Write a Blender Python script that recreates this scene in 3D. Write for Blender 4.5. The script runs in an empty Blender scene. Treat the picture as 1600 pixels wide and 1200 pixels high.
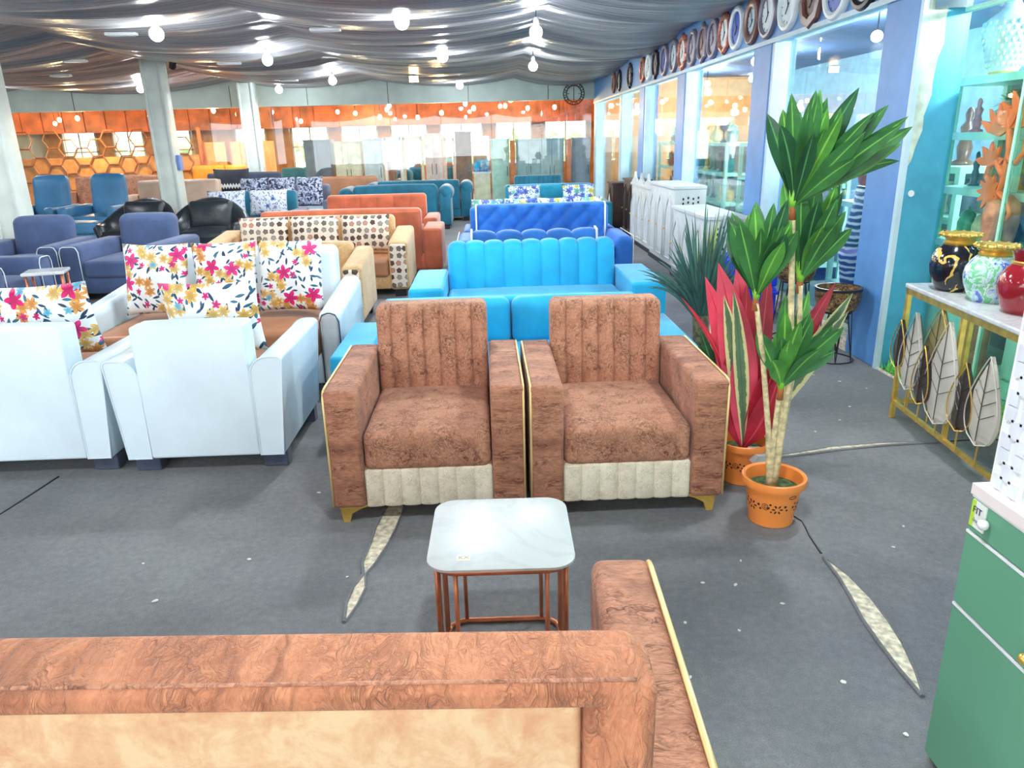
import bpy, bmesh, math, random
from mathutils import Vector, Matrix, Euler
sc = bpy.context.scene
C = sc.collection
D = bpy.data
PI = math.pi
rnd = random.Random(7)

# ------------------------------------------------------------------ camera, world, light, exposure
def setup_view():
    F, H = 1150.0, 1.5
    p, r, yaw = math.radians(18.3), math.radians(1.45), math.radians(1.6734)
    fwd = Vector((math.sin(yaw) * math.cos(p), math.cos(yaw) * math.cos(p), -math.sin(p)))
    right = Vector((math.cos(yaw), -math.sin(yaw), 0))
    up = right.cross(fwd)
    R = right * math.cos(r) - up * math.sin(r)
    U = up * math.cos(r) + right * math.sin(r)
    m = Matrix((R, U, -fwd)).transposed().to_4x4()
    m.translation = Vector((0, 0, H))
    cd = D.cameras.new('camera')
    cd.sensor_fit = 'HORIZONTAL'
    cd.sensor_width = 36.0
    cd.lens = 36.0 * F / 1600.0
    cd.clip_start = 0.05
    cd.clip_end = 200
    co = D.objects.new('camera', cd)
    C.objects.link(co)
    co.matrix_world = m
    sc.camera = co
    sc.view_settings.view_transform = 'Standard'
    sc.view_settings.look = 'None'
    sc.view_settings.gamma = 1.0
    sc.view_settings.use_curve_mapping = False
    sc.view_settings.exposure = EXPOSURE
    w = D.worlds.new('daylight')
    sc.world = w
    w.use_nodes = True
    bg = w.node_tree.nodes['Background']
    bg.inputs['Color'].default_value = (0.93, 0.97, 1.0, 1)
    bg.inputs['Strength'].default_value = SKY
EXPOSURE = 0.88
SKY = 2.8
BULB_W, WARM_W, SHOP_W = 52.0, 110.0, 170.0
setup_view()

def portal(name, loc, rot, sx, sy):
    l = D.lights.new(name, 'AREA')
    l.shape = 'RECTANGLE'
    l.size, l.size_y = sx, sy
    l.cycles.is_portal = True
    o = D.objects.new(name, l)
    C.objects.link(o)
    o.location = loc
    o.rotation_euler = rot
portal('front_opening_portal', (-5.7, -5.0, 1.4), (PI / 2, 0, 0), 16.4, 2.6)

def lamp(parent, loc, watts, col, radius=0.06, spot=False):
    l = D.lights.new('lamp_light', 'SPOT' if spot else 'POINT')
    if spot:
        l.spot_size = math.radians(172)
        l.spot_blend = 0.35
    l.energy = watts
    l.color = col
    l.shadow_soft_size = radius
    o = D.objects.new('lamp_light', l)
    C.objects.link(o)
    if parent:
        o.parent = parent
    o.location = loc
    return o

# ------------------------------------------------------------------ mesh helpers
class MB:
    def __init__(self):
        self.v, self.f = [], []
    def add(self, vs, fs):
        b = len(self.v)
        self.v += [tuple(v) for v in vs]
        self.f += [tuple(i + b for i in f) for f in fs]
        return self
    def box(self, x0, x1, y0, y1, z0, z1):
        vs = [(x, y, z) for z in (z0, z1) for y in (y0, y1) for x in (x0, x1)]
        return self.add(vs, [(0, 2, 3, 1), (4, 5, 7, 6), (0, 1, 5, 4), (2, 6, 7, 3), (0, 4, 6, 2), (1, 3, 7, 5)])
    def soft(self, x0, x1, y0, y1, z0, z1, r=0.02, bulge=(0, 0, 0), k=2, m=3, mx=None, deform=None, cuts=None):
        c = Vector(((x0 + x1) / 2, (y0 + y1) / 2, (z0 + z1) / 2))
        h = [(x1 - x0) / 2, (y1 - y0) / 2, (z1 - z0) / 2]
        rr = [min(r, a * 0.98) for a in h]
        S = []
        for ax in range(3):
            n = (mx if (mx and ax == 0) else m)
            i = h[ax] - rr[ax]
            e = [i + rr[ax] * math.tan(PI / 4 * j / k) for j in range(1, k + 1)]
            mid = [-i + 2 * i * j / n for j in range(n + 1)]
            if cuts and ax == 0:
                mid = sorted(set([-i, i] + [round(q - c.x, 5) for q in cuts if abs(q - c.x) < i - .001]))
            S.append([-x for x in reversed(e)] + mid + e)
        idx, vs, fs = {}, [], []
        def vert(q):
            key = tuple(round(a, 6) for a in q)
            if key in idx:
                return idx[key]
            inner = [max(-(h[a] - rr[a]), min(h[a] - rr[a], q[a])) for a in range(3)]
            d = Vector([(q[a] - inner[a]) / rr[a] for a in range(3)])
            if d.length > 1e-9:
                d.normalize()
            P = Vector([inner[a] + d[a] * rr[a] for a in range(3)])
            u = [P[a] / h[a] for a in range(3)]
            for a in range(3):
                if bulge[a]:
                    o = [b for b in range(3) if b != a]
                    P[a] += bulge[a] * u[a] * max(0, 1 - u[o[0]] ** 2) * max(0, 1 - u[o[1]] ** 2)
            P = P + c
            if deform:
                P = deform(P)
            vs.append(P)
            idx[key] = len(vs) - 1
            return idx[key]
        for ax in range(3):
            a, b = (ax + 1) % 3, (ax + 2) % 3
            for s in (-1, 1):
                for i in range(len(S[a]) - 1):
                    for j in range(len(S[b]) - 1):
                        quad = []
                        for (ii, jj) in ((i, j), (i + 1, j), (i + 1, j + 1), (i, j + 1)):
                            q = [0, 0, 0]
                            q[ax] = s * h[ax]
                            q[a] = S[a][ii]
                            q[b] = S[b][jj]
                            quad.append(vert(q))
                        fs.append(quad if s > 0 else quad[::-1])
        return self.add(vs, fs)
    def tube(self, path, r, n=8, closed=False, taper=None):
        P = [Vector(p) for p in path]
        L = len(P)
        rings = []
        prev = None
        for i in range(L):
            if closed:
                t = P[(i + 1) % L] - P[i - 1]
            else:
                t = P[min(i + 1, L - 1)] - P[max(i - 1, 0)]
            t.normalize()
            if prev is None:
                a = Vector((0, 0, 1)) if abs(t.z) < 0.9 else Vector((1, 0, 0))
                u = t.cross(a).normalized()
            else:
                u = (prev - t * prev.dot(t)).normalized()
            prev = u
            w = t.cross(u)
            rad = r if taper is None else r + (taper - r) * i / (L - 1)
            rings.append([P[i] + (u * math.cos(2 * PI * j / n) + w * math.sin(2 * PI * j / n)) * rad for j in range(n)])
        vs = [v for ring in rings for v in ring]
        fs = []
        for i in range(L if closed else L - 1):
            k = (i + 1) % L
            for j in range(n):
                fs.append((i * n + j, i * n + (j + 1) % n, k * n + (j + 1) % n, k * n + j))
        if not closed:
            fs.append(tuple(range(n))[::-1])
            fs.append(tuple((L - 1) * n + j for j in range(n)))
        return self.add(vs, fs)
    def lathe(self, prof, c=(0, 0, 0), n=24, cap=True):
        vs = [(c[0] + r * math.cos(2 * PI * j / n), c[1] + r * math.sin(2 * PI * j / n), c[2] + z) for r, z in prof for j in range(n)]
        fs = [(i * n + j, i * n + (j + 1) % n, (i + 1) * n + (j + 1) % n, (i + 1) * n + j) for i in range(len(prof) - 1) for j in range(n)]
        if cap:
            fs.append(tuple(range(n))[::-1])
            fs.append(tuple((len(prof) - 1) * n + j for j in range(n)))
        return self.add(vs, fs)
    def prism(self, pts, axis, a, b):
        n = len(pts)
        def P(p, t):
            return (t, p[0], p[1]) if axis == 0 else ((p[0], t, p[1]) if axis == 1 else (p[0], p[1], t))
        vs = [P(p, a) for p in pts] + [P(p, b) for p in pts]
        fs = [tuple(range(n)), tuple(range(n, 2 * n))[::-1]]
        fs += [(i, n + i, n + (i + 1) % n, (i + 1) % n) for i in range(n)]
        return self.add(vs, fs)
    def grid(self, fn, nu, nv):
        vs = [fn(i / nu, j / nv) for j in range(nv + 1) for i in range(nu + 1)]
        fs = [(j * (nu + 1) + i, j * (nu + 1) + i + 1, (j + 1) * (nu + 1) + i + 1, (j + 1) * (nu + 1) + i) for j in range(nv) for i in range(nu)]
        return self.add(vs, fs)
    def ball(self, c, rx, ry=None, rz=None, n=12, m=8):
        ry = ry or rx
        rz = rz or rx
        vs = [(c[0], c[1], c[2] - rz)]
        for i in range(1, m):
            t = -PI / 2 + PI * i / m
            vs += [(c[0] + rx * math.cos(t) * math.cos(2 * PI * j / n), c[1] + ry * math.cos(t) * math.sin(2 * PI * j / n), c[2] + rz * math.sin(t)) for j in range(n)]
        vs.append((c[0], c[1], c[2] + rz))
        fs = [(0, 1 + (j + 1) % n, 1 + j) for j in range(n)]
        for i in range(m - 2):
            fs += [(1 + i * n + j, 1 + i * n + (j + 1) % n, 1 + (i + 1) * n + (j + 1) % n, 1 + (i + 1) * n + j) for j in range(n)]
        e = len(vs) - 1
        fs += [(e, e - n + j, e - n + (j + 1) % n) for j in range(n)]
        return self.add(vs, fs)
    def build(self, name, mat, parent=None, smooth=False, loc=None, rot=None):
        me = D.meshes.new(name)
        me.from_pydata(self.v, [], self.f)
        bm = bmesh.new()
        bm.from_mesh(me)
        bmesh.ops.recalc_face_normals(bm, faces=bm.faces)
        bm.to_mesh(me)
        bm.free()
        if smooth:
            me.polygons.foreach_set('use_smooth', [True] * len(me.polygons))
            if smooth == 'auto':
                me.set_sharp_from_angle(angle=math.radians(40))
        if mat:
            me.materials.append(mat)
        o = D.objects.new(name, me)
        C.objects.link(o)
        if parent:
            o.parent = parent
        if loc:
            o.location = loc
        if rot:
            o.rotation_euler = rot
        return o

def tag(o, label=None, cat=None, group=None, kind=None):
    for k, v in (('label', label), ('category', cat), ('group', group), ('kind', kind)):
        if v:
            o[k] = v
    return o

def thing(name, label, cat, loc=(0, 0, 0), rz=0, group=None):
    o = D.objects.new(name, None)
    o.empty_display_size = 0.1
    C.objects.link(o)
    o.location = loc
    o.rotation_euler = (0, 0, rz) if not isinstance(rz, (tuple, list)) else rz
    return tag(o, label, cat, group)

def dup(root, loc, rz=None, label=None, group=None):
    def cp(o, parent):
        c = o.copy()
        C.objects.link(c)
        if parent:
            c.parent = parent
        for ch in list(o.children):
            cp(ch, c)
        return c
    r = cp(root, None)
    r.location = loc
    if rz is not None:
        r.rotation_euler = (0, 0, rz) if not isinstance(rz, (tuple, list)) else rz
    if label:
        r['label'] = label
    if group:
        r['group'] = group
    return r

def struct(mb, name, mat, smooth=False, parent=None):
    o = mb.build(name, mat, parent, smooth)
    if parent is None:
        o['kind'] = 'structure'
    return o

# ------------------------------------------------------------------ materials
def lin(c):
    return tuple((x / 255 / 12.92 if x / 255 <= 0.04045 else ((x / 255 + 0.055) / 1.055) ** 2.4) for x in c) + (1.0,)

class G:
    """tiny node graph writer"""
    def __init__(self, name):
        self.m = D.materials.new(name)
        self.m.use_nodes = True
        self.t = self.m.node_tree
        self.t.nodes.clear()
        self.out = self.t.nodes.new('ShaderNodeOutputMaterial')
    def n(self, typ, ins=None, **props):
        nd = self.t.nodes.new('ShaderNode' + typ)
        for k, v in props.items():
            setattr(nd, k, v)
        for k, v in (ins or {}).items():
            s = nd.inputs[k]
            if isinstance(v, bpy.types.NodeSocket):
                self.t.links.new(v, s)
            else:
                if hasattr(s.default_value, '__len__') and not hasattr(v, '__len__'):
                    v = (v,) * len(s.default_value)
                if s.type == 'RGBA' and len(v) == 3:
                    v = lin(v)
                s.default_value = v
        return nd
    def math(self, op, a, b=0.0, c=None):
        ins = {0: a, 1: b}
        if c is not None:
            ins[2] = c
        return self.n('Math', ins, operation=op).outputs[0]
    def obj(self):
        return self.n('TexCoord').outputs['Object']
    def noise(self, vec, scale, detail=3, rough=0.5, dist=0.0):
        return self.n('TexNoise', {'Vector': vec, 'Scale': scale, 'Detail': detail, 'Roughness': rough, 'Distortion': dist}).outputs['Fac']
    def ramp(self, fac, stops, interp='LINEAR'):
        nd = self.n('ValToRGB', {'Fac': fac})
        cr = nd.color_ramp
        cr.interpolation = interp
        while len(cr.elements) < len(stops):
            cr.elements.new(0.5)
        for e, (p, c) in zip(cr.elements, stops):
            e.position = p
            e.color = lin(c) if len(c) == 3 else c
        return nd.outputs['Color']
    def mix(self, f, a, b, mode='MIX'):
        nd = self.n('Mix', data_type='RGBA', blend_type=mode)
        for s, v in ((nd.inputs[0], f), (nd.inputs[6], a), (nd.inputs[7], b)):
            if isinstance(v, bpy.types.NodeSocket):
                self.t.links.new(v, s)
            elif hasattr(v, '__len__'):
                s.default_value = lin(v) if len(v) == 3 else v
            else:
                s.default_value = v
        return nd.outputs[2]
    def scale(self, vec, s):
        return self.n('Mapping', {'Vector': vec, 'Scale': s}).outputs[0]
    def bump(self, h, strength=0.3, dist=0.01):
        return self.n('Bump', {'Height': h, 'Strength': strength, 'Distance': dist}).outputs[0]
    def pbr(self, col, rough=0.6, metal=0.0, normal=None, sheen=0.0, spec=0.5, coat=0.0, trans=0.0):
        ins = {'Base Color': col, 'Roughness': rough, 'Metallic': metal, 'Specular IOR Level': spec}
        if normal is not None:
            ins['Normal'] = normal
        if sheen:
            ins['Sheen Weight'] = sheen
            ins['Sheen Roughness'] = 0.45
        if coat:
            ins['Coat Weight'] = coat
            ins['Coat Roughness'] = 0.1
        if trans:
            ins['Transmission Weight'] = trans
        b = self.n('BsdfPrincipled', ins)
        self.t.links.new(b.outputs[0], self.out.inputs[0])
        return self.m

def plain(name, col, rough=0.5, metal=0.0, spec=0.5, var=0.08, coat=0.0, scale=6.0):
    g = G(name)
    f = g.noise(g.obj(), scale, 3)
    d = tuple(max(0, x * (1 - var)) for x in col)
    l = tuple(min(255, x * (1 + var)) for x in col)
    return g.pbr(g.ramp(f, [(0.3, d), (0.7, l)]), rough, metal, spec=spec, coat=coat)

def fabric(name, col, rough=0.8, sheen=0.25, var=0.1, weave=260.0, bump=0.15):
    g = G(name)
    o = g.obj()
    f = g.noise(o, 5.0, 4)
    d = tuple(x * (1 - var) for x in col)
    l = tuple(min(255, x * (1 + var)) for x in col)
    wv = g.noise(o, weave, 2)
    return g.pbr(g.ramp(f, [(0.3, d), (0.7, l)]), rough, sheen=sheen, spec=0.25, normal=g.bump(wv, bump, 0.003))

def leather(name, col, rough=0.38, var=0.05, wrinkle=0.2):
    g = G(name)
    o = g.obj()
    f = g.noise(o, 3.0, 3)
    d = tuple(x * (1 - var) for x in col)
    l = tuple(min(255, x * (1 + var)) for x in col)
    h = g.math('ADD', g.noise(o, 7.0, 3, 0.6), g.math('MULTIPLY', g.noise(o, 180.0, 2), 0.08))
    return g.pbr(g.ramp(f, [(0.3, d), (0.7, l)]), rough, spec=0.45, normal=g.bump(h, wrinkle, 0.03))

def crinkle(name, light, mid, dark, stretch=(1, 1, 1), scale=1.0, rough=0.75, sheen=0.3, bump=0.35, vein=0.75, fold=0.0):
    """crushed velvet: mottled pile with fine soft creases"""
    g = G(name)
    o = g.scale(g.obj(), stretch)
    w = g.n('TexNoise', {'Vector': o, 'Scale': 11.0 * scale, 'Detail': 2.0}).outputs['Color']
    wo = g.n('VectorMath', {0: o, 1: g.n('VectorMath', {0: w, 1: (0.16 / scale,) * 3}, operation='MULTIPLY').outputs[0]}, operation='ADD').outputs[0]
    def ridge(sc_, lo, amp):
        f = g.noise(wo, sc_ * scale, 3, 0.55)
        r = g.math('ABSOLUTE', g.math('SUBTRACT', f, 0.5))
        return g.n('MapRange', {'Value': r, 'From Min': 0.0, 'From Max': lo, 'To Min': amp, 'To Max': 0.0}).outputs[0]
    k = g.math('MAXIMUM', ridge(13.0, .035, 1.0), g.math('MAXIMUM', ridge(29.0, .05, .8), ridge(62.0, .07, .45)))
    m1 = g.noise(o, 6.0 * scale, 4, 0.6)
    m2 = g.noise(o, 75.0 * scale, 3, 0.65)
    base = g.ramp(g.math('ADD', g.math('MULTIPLY', m1, 0.5), g.math('MULTIPLY', m2, 0.5)), [(0.38, mid), (0.6, light)])
    gate = g.n('MapRange', {'Value': g.noise(o, 9.0 * scale, 2), 'From Min': 0.35, 'From Max': 0.62, 'To Min': 0.25}).outputs[0]
    k = g.math('MULTIPLY', g.math('MULTIPLY', k, gate), vein)
    h = g.math('SUBTRACT', g.math('MULTIPLY', m2, 0.3), k)
    if fold:  # large folds: crease shade mixed into the colour, besides the bump
        fo = g.n('Mapping', {'Vector': wo, 'Rotation': (0.0, 0.0, 0.5), 'Scale': (4.6, 0.9, 1.2)}).outputs[0]
        fr = g.math('ABSOLUTE', g.math('SUBTRACT', g.noise(fo, 2.0, 2, 0.5), 0.5))
        fl_ = g.n('MapRange', {'Value': fr, 'From Min': 0.0, 'From Max': 0.09, 'To Min': fold, 'To Max': 0.0}).outputs[0]
        fl_ = g.math('MULTIPLY', fl_, g.n('MapRange', {'Value': g.noise(o, 3.0, 1), 'From Min': 0.42, 'From Max': 0.58}).outputs[0])
        k = g.math('MAXIMUM', k, fl_)
        h = g.math('SUBTRACT', h, g.math('MULTIPLY', fl_, 1.5))
    return g.pbr(g.mix(k, base, dark), rough, sheen=sheen, spec=0.25, normal=g.bump(h, bump, 0.008))

def print_uv(g, s):
    o = g.obj()
    sp = g.n('SeparateXYZ', {0: o})
    off = g.math('MULTIPLY', g.n('ObjectInfo').outputs['Random'], 7.0)
    return g.n('CombineXYZ', {0: g.math('ADD', sp.outputs[0], off), 1: g.math('ADD', sp.outputs[2], off)}).outputs[0]

def cell(g, P, scale, rand=1.0):
    v = g.n('TexVoronoi', {'Vector': P, 'Scale': scale, 'Randomness': rand}, voronoi_dimensions='2D', feature='F1')
    d = g.n('VectorMath', {0: P, 1: v.outputs['Position']}, operation='SUBTRACT').outputs[0]
    sp = g.n('SeparateXYZ', {0: d})
    rc = g.n('SeparateColor', {0: v.outputs['Color']})
    ang = g.math('ADD', g.math('ARCTAN2', sp.outputs[1], sp.outputs[0]), g.math('MULTIPLY', rc.outputs[0], 6.283))
    r = g.n('VectorMath', {0: d}, operation='LENGTH').outputs['Value']
    return r, ang, rc.outputs[0], rc.outputs[1], rc.outputs[2]

def flower_layer(g, P, base, scale, R, petals, cols, keep, seed, off=(0, 0)):
    Q = g.n('VectorMath', {0: P, 1: (seed * 3.71 + off[0], seed * 1.93 + off[1], 0)}, operation='ADD').outputs[0]
    r, a, c1, c2, c3 = cell(g, Q, scale, 0.75)
    pet = g.math('POWER', g.math('PINGPONG', g.math('MULTIPLY', g.math('ADD', a, 12.566), petals / PI), 1.0), 0.75)
    rad = g.math('MULTIPLY', g.math('MULTIPLY_ADD', pet, 0.64, 0.36), R)
    mask = g.math('MULTIPLY', g.math('LESS_THAN', r, rad), g.math('LESS_THAN', c2, keep))
    col = g.ramp(c3, [(i / len(cols), c) for i, c in enumerate(cols)], 'CONSTANT')
    shade = g.n('MapRange', {'Value': g.math('MULTIPLY', pet, g.math('DIVIDE', r, R)), 'From Min': 0.1, 'From Max': 0.9, 'To Min': 0.62, 'To Max': 1.1}).outputs[0]
    col = g.n('VectorMath', {0: col, 'Scale': shade}, operation='SCALE').outputs[0]
    return g.mix(mask, base, col)

def leaf_layer(g, P, base, scale, L, W, cols, keep, seed):
    Q = g.n('VectorMath', {0: P, 1: (seed * 2.17, seed * 5.31, 0)}, operation='ADD').outputs[0]
    r, a, c1, c2, c3 = cell(g, Q, scale, 1.0)
    x = g.math('MULTIPLY', r, g.math('COSINE', a))
    y = g.math('ABSOLUTE', g.math('MULTIPLY', r, g.math('SINE', a)))
    xx = g.math('DIVIDE', x, L)
    lim = g.math('MULTIPLY', g.math('SUBTRACT', 1.0, g.math('MULTIPLY', xx, xx)), W)
    mask = g.math('MULTIPLY', g.math('LESS_THAN', y, lim), g.math('LESS_THAN', c2, keep))
    return g.mix(mask, base, g.ramp(c3, [(i / len(cols), c) for i, c in enumerate(cols)], 'CONSTANT'))

def floral(name, ground, leafc, flowers, s=1.0, rough=0.55):
    """flowers printed flat on cloth"""
    g = G(name)
    P = print_uv(g, s)
    c = g.mix(0.0, ground, ground)
    c = leaf_layer(g, P, c, 17 / s, 0.026 * s, 0.0075 * s, leafc, 0.62, 1)
    c = leaf_layer(g, P, c, 21 / s, 0.02 * s, 0.0065 * s, leafc, 0.6, 2)
    for (scale, R, pt, cols, keep, seed, off) in flowers:
        c = flower_layer(g, P, c, scale / s, R * s, pt, cols, keep, seed, off)
    f = g.noise(g.obj(), 14, 3)
    return g.pbr(c, rough, sheen=0.1, spec=0.3, normal=g.bump(f, 0.25, 0.02))

def hexprint(name):
    g = G(name)
    P = print_uv(g, 1)
    r, a, c1, c2, c3 = cell(g, P, 13.5, 0.25)
    am = g.math('SUBTRACT', g.math('MODULO', g.math('ADD', a, 12.566), 2 * PI / 5), PI / 5)
    rr = g.math('MULTIPLY', r, g.math('COSINE', am))
    m = g.math('LESS_THAN', rr, 0.0245)
    inner = g.math('GREATER_THAN', rr, 0.016)
    col = g.ramp(c3, [(0, (92, 70, 60)), (0.35, (120, 108, 100)), (0.6, (196, 140, 118)), (0.75, (160, 150, 138))], 'CONSTANT')
    lw = g.n('TexWave', {'Vector': P, 'Scale': 60.0, 'Distortion': 2.0}).outputs['Fac']
    ground = g.mix(g.math('MULTIPLY', lw, 0.35), (238, 226, 208), (205, 180, 158))
    col = g.mix(g.math('MULTIPLY', inner, 0.25), col, (60, 50, 48))
    return g.pbr(g.mix(m, ground, col), 0.6, spec=0.3)

def blotch(name, stops, scale=14.0, rough=0.6):
    g = G(name)
    P = print_uv(g, 1)
    f = g.noise(P, scale, 4, 0.6, 1.2)
    return g.pbr(g.ramp(f, stops, 'CONSTANT'), rough, spec=0.3)

def emit(name, col, s):
    g = G(name)
    e = g.n('Emission', {'Color': col, 'Strength': s})
    g.t.links.new(e.outputs[0], g.out.inputs[0])
    return g.m

def glass(name, tint=(0.93, 0.985, 0.975, 1), base=0.05):
    g = G(name)
    lw = g.n('LayerWeight', {'Blend': 0.5}).outputs['Facing']
    f = g.math('MULTIPLY_ADD', g.math('POWER', lw, 4.0), 0.75, base)
    tr = g.n('BsdfTransparent', {'Color': tint})
    gl = g.n('BsdfGlossy', {'Color': (0.95, 0.97, 1, 1), 'Roughness': 0.01})
    mx = g.n('MixShader', {0: f, 1: tr.outputs[0], 2: gl.outputs[0]})
    g.t.links.new(mx.outputs[0], g.out.inputs[0])
    return g.m

def marble(name, base, vein, scale=4.0, rough=0.15):
    g = G(name)
    o = g.obj()
    f = g.noise(o, scale, 6, 0.6, 1.5)
    v = g.n('MapRange', {'Value': g.math('ABSOLUTE', g.math('SUBTRACT', f, 0.5)), 'From Min': 0.0, 'From Max': 0.05, 'To Min': 0.5, 'To Max': 0.0}).outputs[0]
    return g.pbr(g.mix(v, base, vein), rough)

def carpet_mat():
    g = G('carpet')
    o = g.obj()
    a = g.noise(o, 0.9, 4, 0.6)
    b = g.noise(o, 240.0, 2, 0.7)
    c = g.noise(o, 35.0, 3, 0.6)
    f = g.math('ADD', g.math('MULTIPLY', a, 0.45), g.math('ADD', g.math('MULTIPLY', b, 0.35), g.math('MULTIPLY', c, 0.2)))
    col = g.ramp(f, [(0.36, (100, 102, 106)), (0.5, (124, 125, 127)), (0.64, (150, 150, 150))])
    return g.pbr(col, 0.92, spec=0.15, sheen=0.1, normal=g.bump(b, 0.5, 0.004))

def leafmat(name, edge, rib, rough=0.4, rw=0.1, var=0.12, border=None):
    g = G(name)
    uv = g.n('UVMap').outputs[0]
    u = g.n('SeparateXYZ', {0: uv}).outputs[0]
    d = g.math('ABSOLUTE', g.math('SUBTRACT', u, 0.5))
    m = g.n('MapRange', {'Value': d, 'From Min': rw * 0.3, 'From Max': rw, 'To Min': 1.0, 'To Max': 0.0}).outputs[0]
    f = g.noise(g.obj(), 9.0, 3)
    dk = tuple(x * (1 - var * 2) for x in edge)
    base = g.ramp(f, [(0.35, dk), (0.65, edge)])
    if border:
        bm_ = g.n('MapRange', {'Value': g.math('ADD', d, g.math('MULTIPLY', g.noise(g.obj(), 40.0, 2), 0.2)), 'From Min': 0.36, 'From Max': 0.42}).outputs[0]
        base = g.mix(bm_, base, border)
    st = g.n('TexWave', {'Vector': uv, 'Scale': 7.0, 'Distortion': 0.5}).outputs['Fac']
    return g.pbr(g.mix(m, base, rib), rough, spec=0.4, normal=g.bump(st, 0.12, 0.004))
# ------------------------------------------------------------------ shared materials
M = {}
M['carpet'] = carpet_mat()
M['concrete'] = plain('concrete', (206, 196, 172), 0.9, var=0.2, scale=40)
M['blue_paint'] = plain('blue_paint', (86, 142, 200), 0.45, var=0.04)
M['cyan_paint'] = plain('cyan_paint', (74, 162, 190), 0.35, var=0.06)
M['pale_frame'] = plain('pale_frame', (186, 212, 222), 0.4, var=0.04)
M['beam'] = plain('beam_paint', (186, 198, 190), 0.6, var=0.05, scale=2)
M['pillar'] = plain('pillar_paint', (222, 230, 222), 0.35, var=0.05, scale=3)
M['glass'] = glass('pane_glass')
M['glass_mint'] = glass('pane_glass_mint', (0.86, 0.98, 0.95, 1), 0.04)
M['mint'] = plain('mint_paint', (184, 240, 214), 0.4, var=0.05)
M['wood_orange'] = plain('orange_wood', (190, 106, 62), 0.45, var=0.22, scale=3)
M['tan_wall'] = plain('tan_wall', (205, 150, 90), 0.6, var=0.1)
M['white'] = plain('white_paint', (225, 228, 228), 0.4, var=0.03)
M['black'] = plain('black_paint', (32, 32, 36), 0.4, var=0.1)
M['gold'] = plain('gold_metal', (236, 194, 100), 0.3, 0.7, var=0.08, scale=20)
M['copper'] = plain('copper_metal', (204, 126, 90), 0.35, 0.55, var=0.1, scale=20)
M['chrome'] = plain('chrome_metal', (210, 214, 218), 0.12, 1.0, var=0.03)
M['wood_dark'] = plain('dark_wood', (70, 50, 44), 0.45, var=0.2)
M['wood_mid'] = plain('mid_wood', (142, 92, 60), 0.45, var=0.18)

def drape_mat():
    g = G('grey_satin')
    o = g.obj()
    f = g.noise(g.scale(o, (0.6, 3.0, 1)), 1.6, 4)
    col = g.ramp(f, [(0.3, (106, 107, 112)), (0.7, (138, 137, 140))])
    return g.pbr(col, 0.34, sheen=0.2, spec=0.5, normal=g.bump(g.noise(g.scale(o, (0.5, 9, 1)), 3.0, 3), 0.35, 0.05))
M['satin'] = drape_mat()

# ------------------------------------------------------------------ floor, roof, walls
fl = struct(MB().box(-14, 2.565, -5, 17.85, -0.1, 0.0), 'floor', M['carpet'])
def gap(pts, z=0.004):
    """a split in the carpet where the concrete shows: a lens shape with a lifted dark lip along one side"""
    L = [Vector((a, b, z)) for a, b, _ in pts]
    n = len(L)
    left, right = [], []
    for i, p in enumerate(L):
        t = (L[min(i + 1, n - 1)] - L[max(i - 1, 0)]).normalized()
        s = Vector((-t.y, t.x, 0)) * pts[i][2] / 2
        left.append(p + s)
        right.append(p - s)
    m = MB()
    m.add(left + right, [(i, i + 1, n + i + 1, n + i) for i in range(n - 1)])
    m.build('concrete_strip', M['concrete'], fl)
    MB().tube([p + Vector((0, 0, 0.001)) for p in right], 0.006, 6).build('carpet_edge', M['carpet'], fl)
    MB().tube([p + Vector((0, 0, 0.0)) for p in left], 0.004, 6).build('carpet_edge', M['carpet'], fl)
gap([(-0.43, 2.95, .06), (-0.44, 2.84, .08), (-0.455, 2.7, .085), (-0.465, 2.58, .07), (-0.485, 2.44, .05), (-0.49, 2.36, .006), (-0.495, 2.28, .045), (-0.505, 2.18, .04), (-0.512, 2.08, .003)])
gap([(1.21, 2.35, .004), (1.225, 2.22, .04), (1.222, 2.09, .065), (1.21, 1.97, .078), (1.2, 1.86, .07), (1.185, 1.74, .045), (1.17, 1.63, .004)])
gap([(1.25, 3.24, .004), (1.45, 3.265, .03), (1.7, 3.325, .045), (1.95, 3.355, .035), (2.3, 3.36, .004)])
def crease(pts):
    MB().tube([(a, b, 0.0) for a, b in pts], 0.005, 6).build('carpet_seam', M['black'], fl)
crease([(1.22, 2.7), (1.245, 2.62), (1.225, 2.5), (1.215, 2.38)])
crease([(1.05, 3.32), (1.2, 3.22), (1.28, 3.23), (1.4, 3.27)])
crease([(-2.35, 2.75), (-2.17, 2.96), (-2.15, 3.1), (-2.12, 3.34)])
crease([(2.2, 3.36), (2.4, 3.37), (2.6, 3.36)])

struct(MB().box(-14.2, 6.7, -5, 26, 3.3, 3.45), 'ceiling', M['beam'])  # unseen roof slab over all the rooms, put in to block the sky
struct(MB().box(-14.2, -14, -5, 26, -0.1, 3.3), 'wall_left', M['beam'])
struct(MB().box(6.5, 6.7, -5, 26, -0.1, 3.3), 'wall_right', plain('shop_wall', (96, 140, 160), 0.6))

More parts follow.
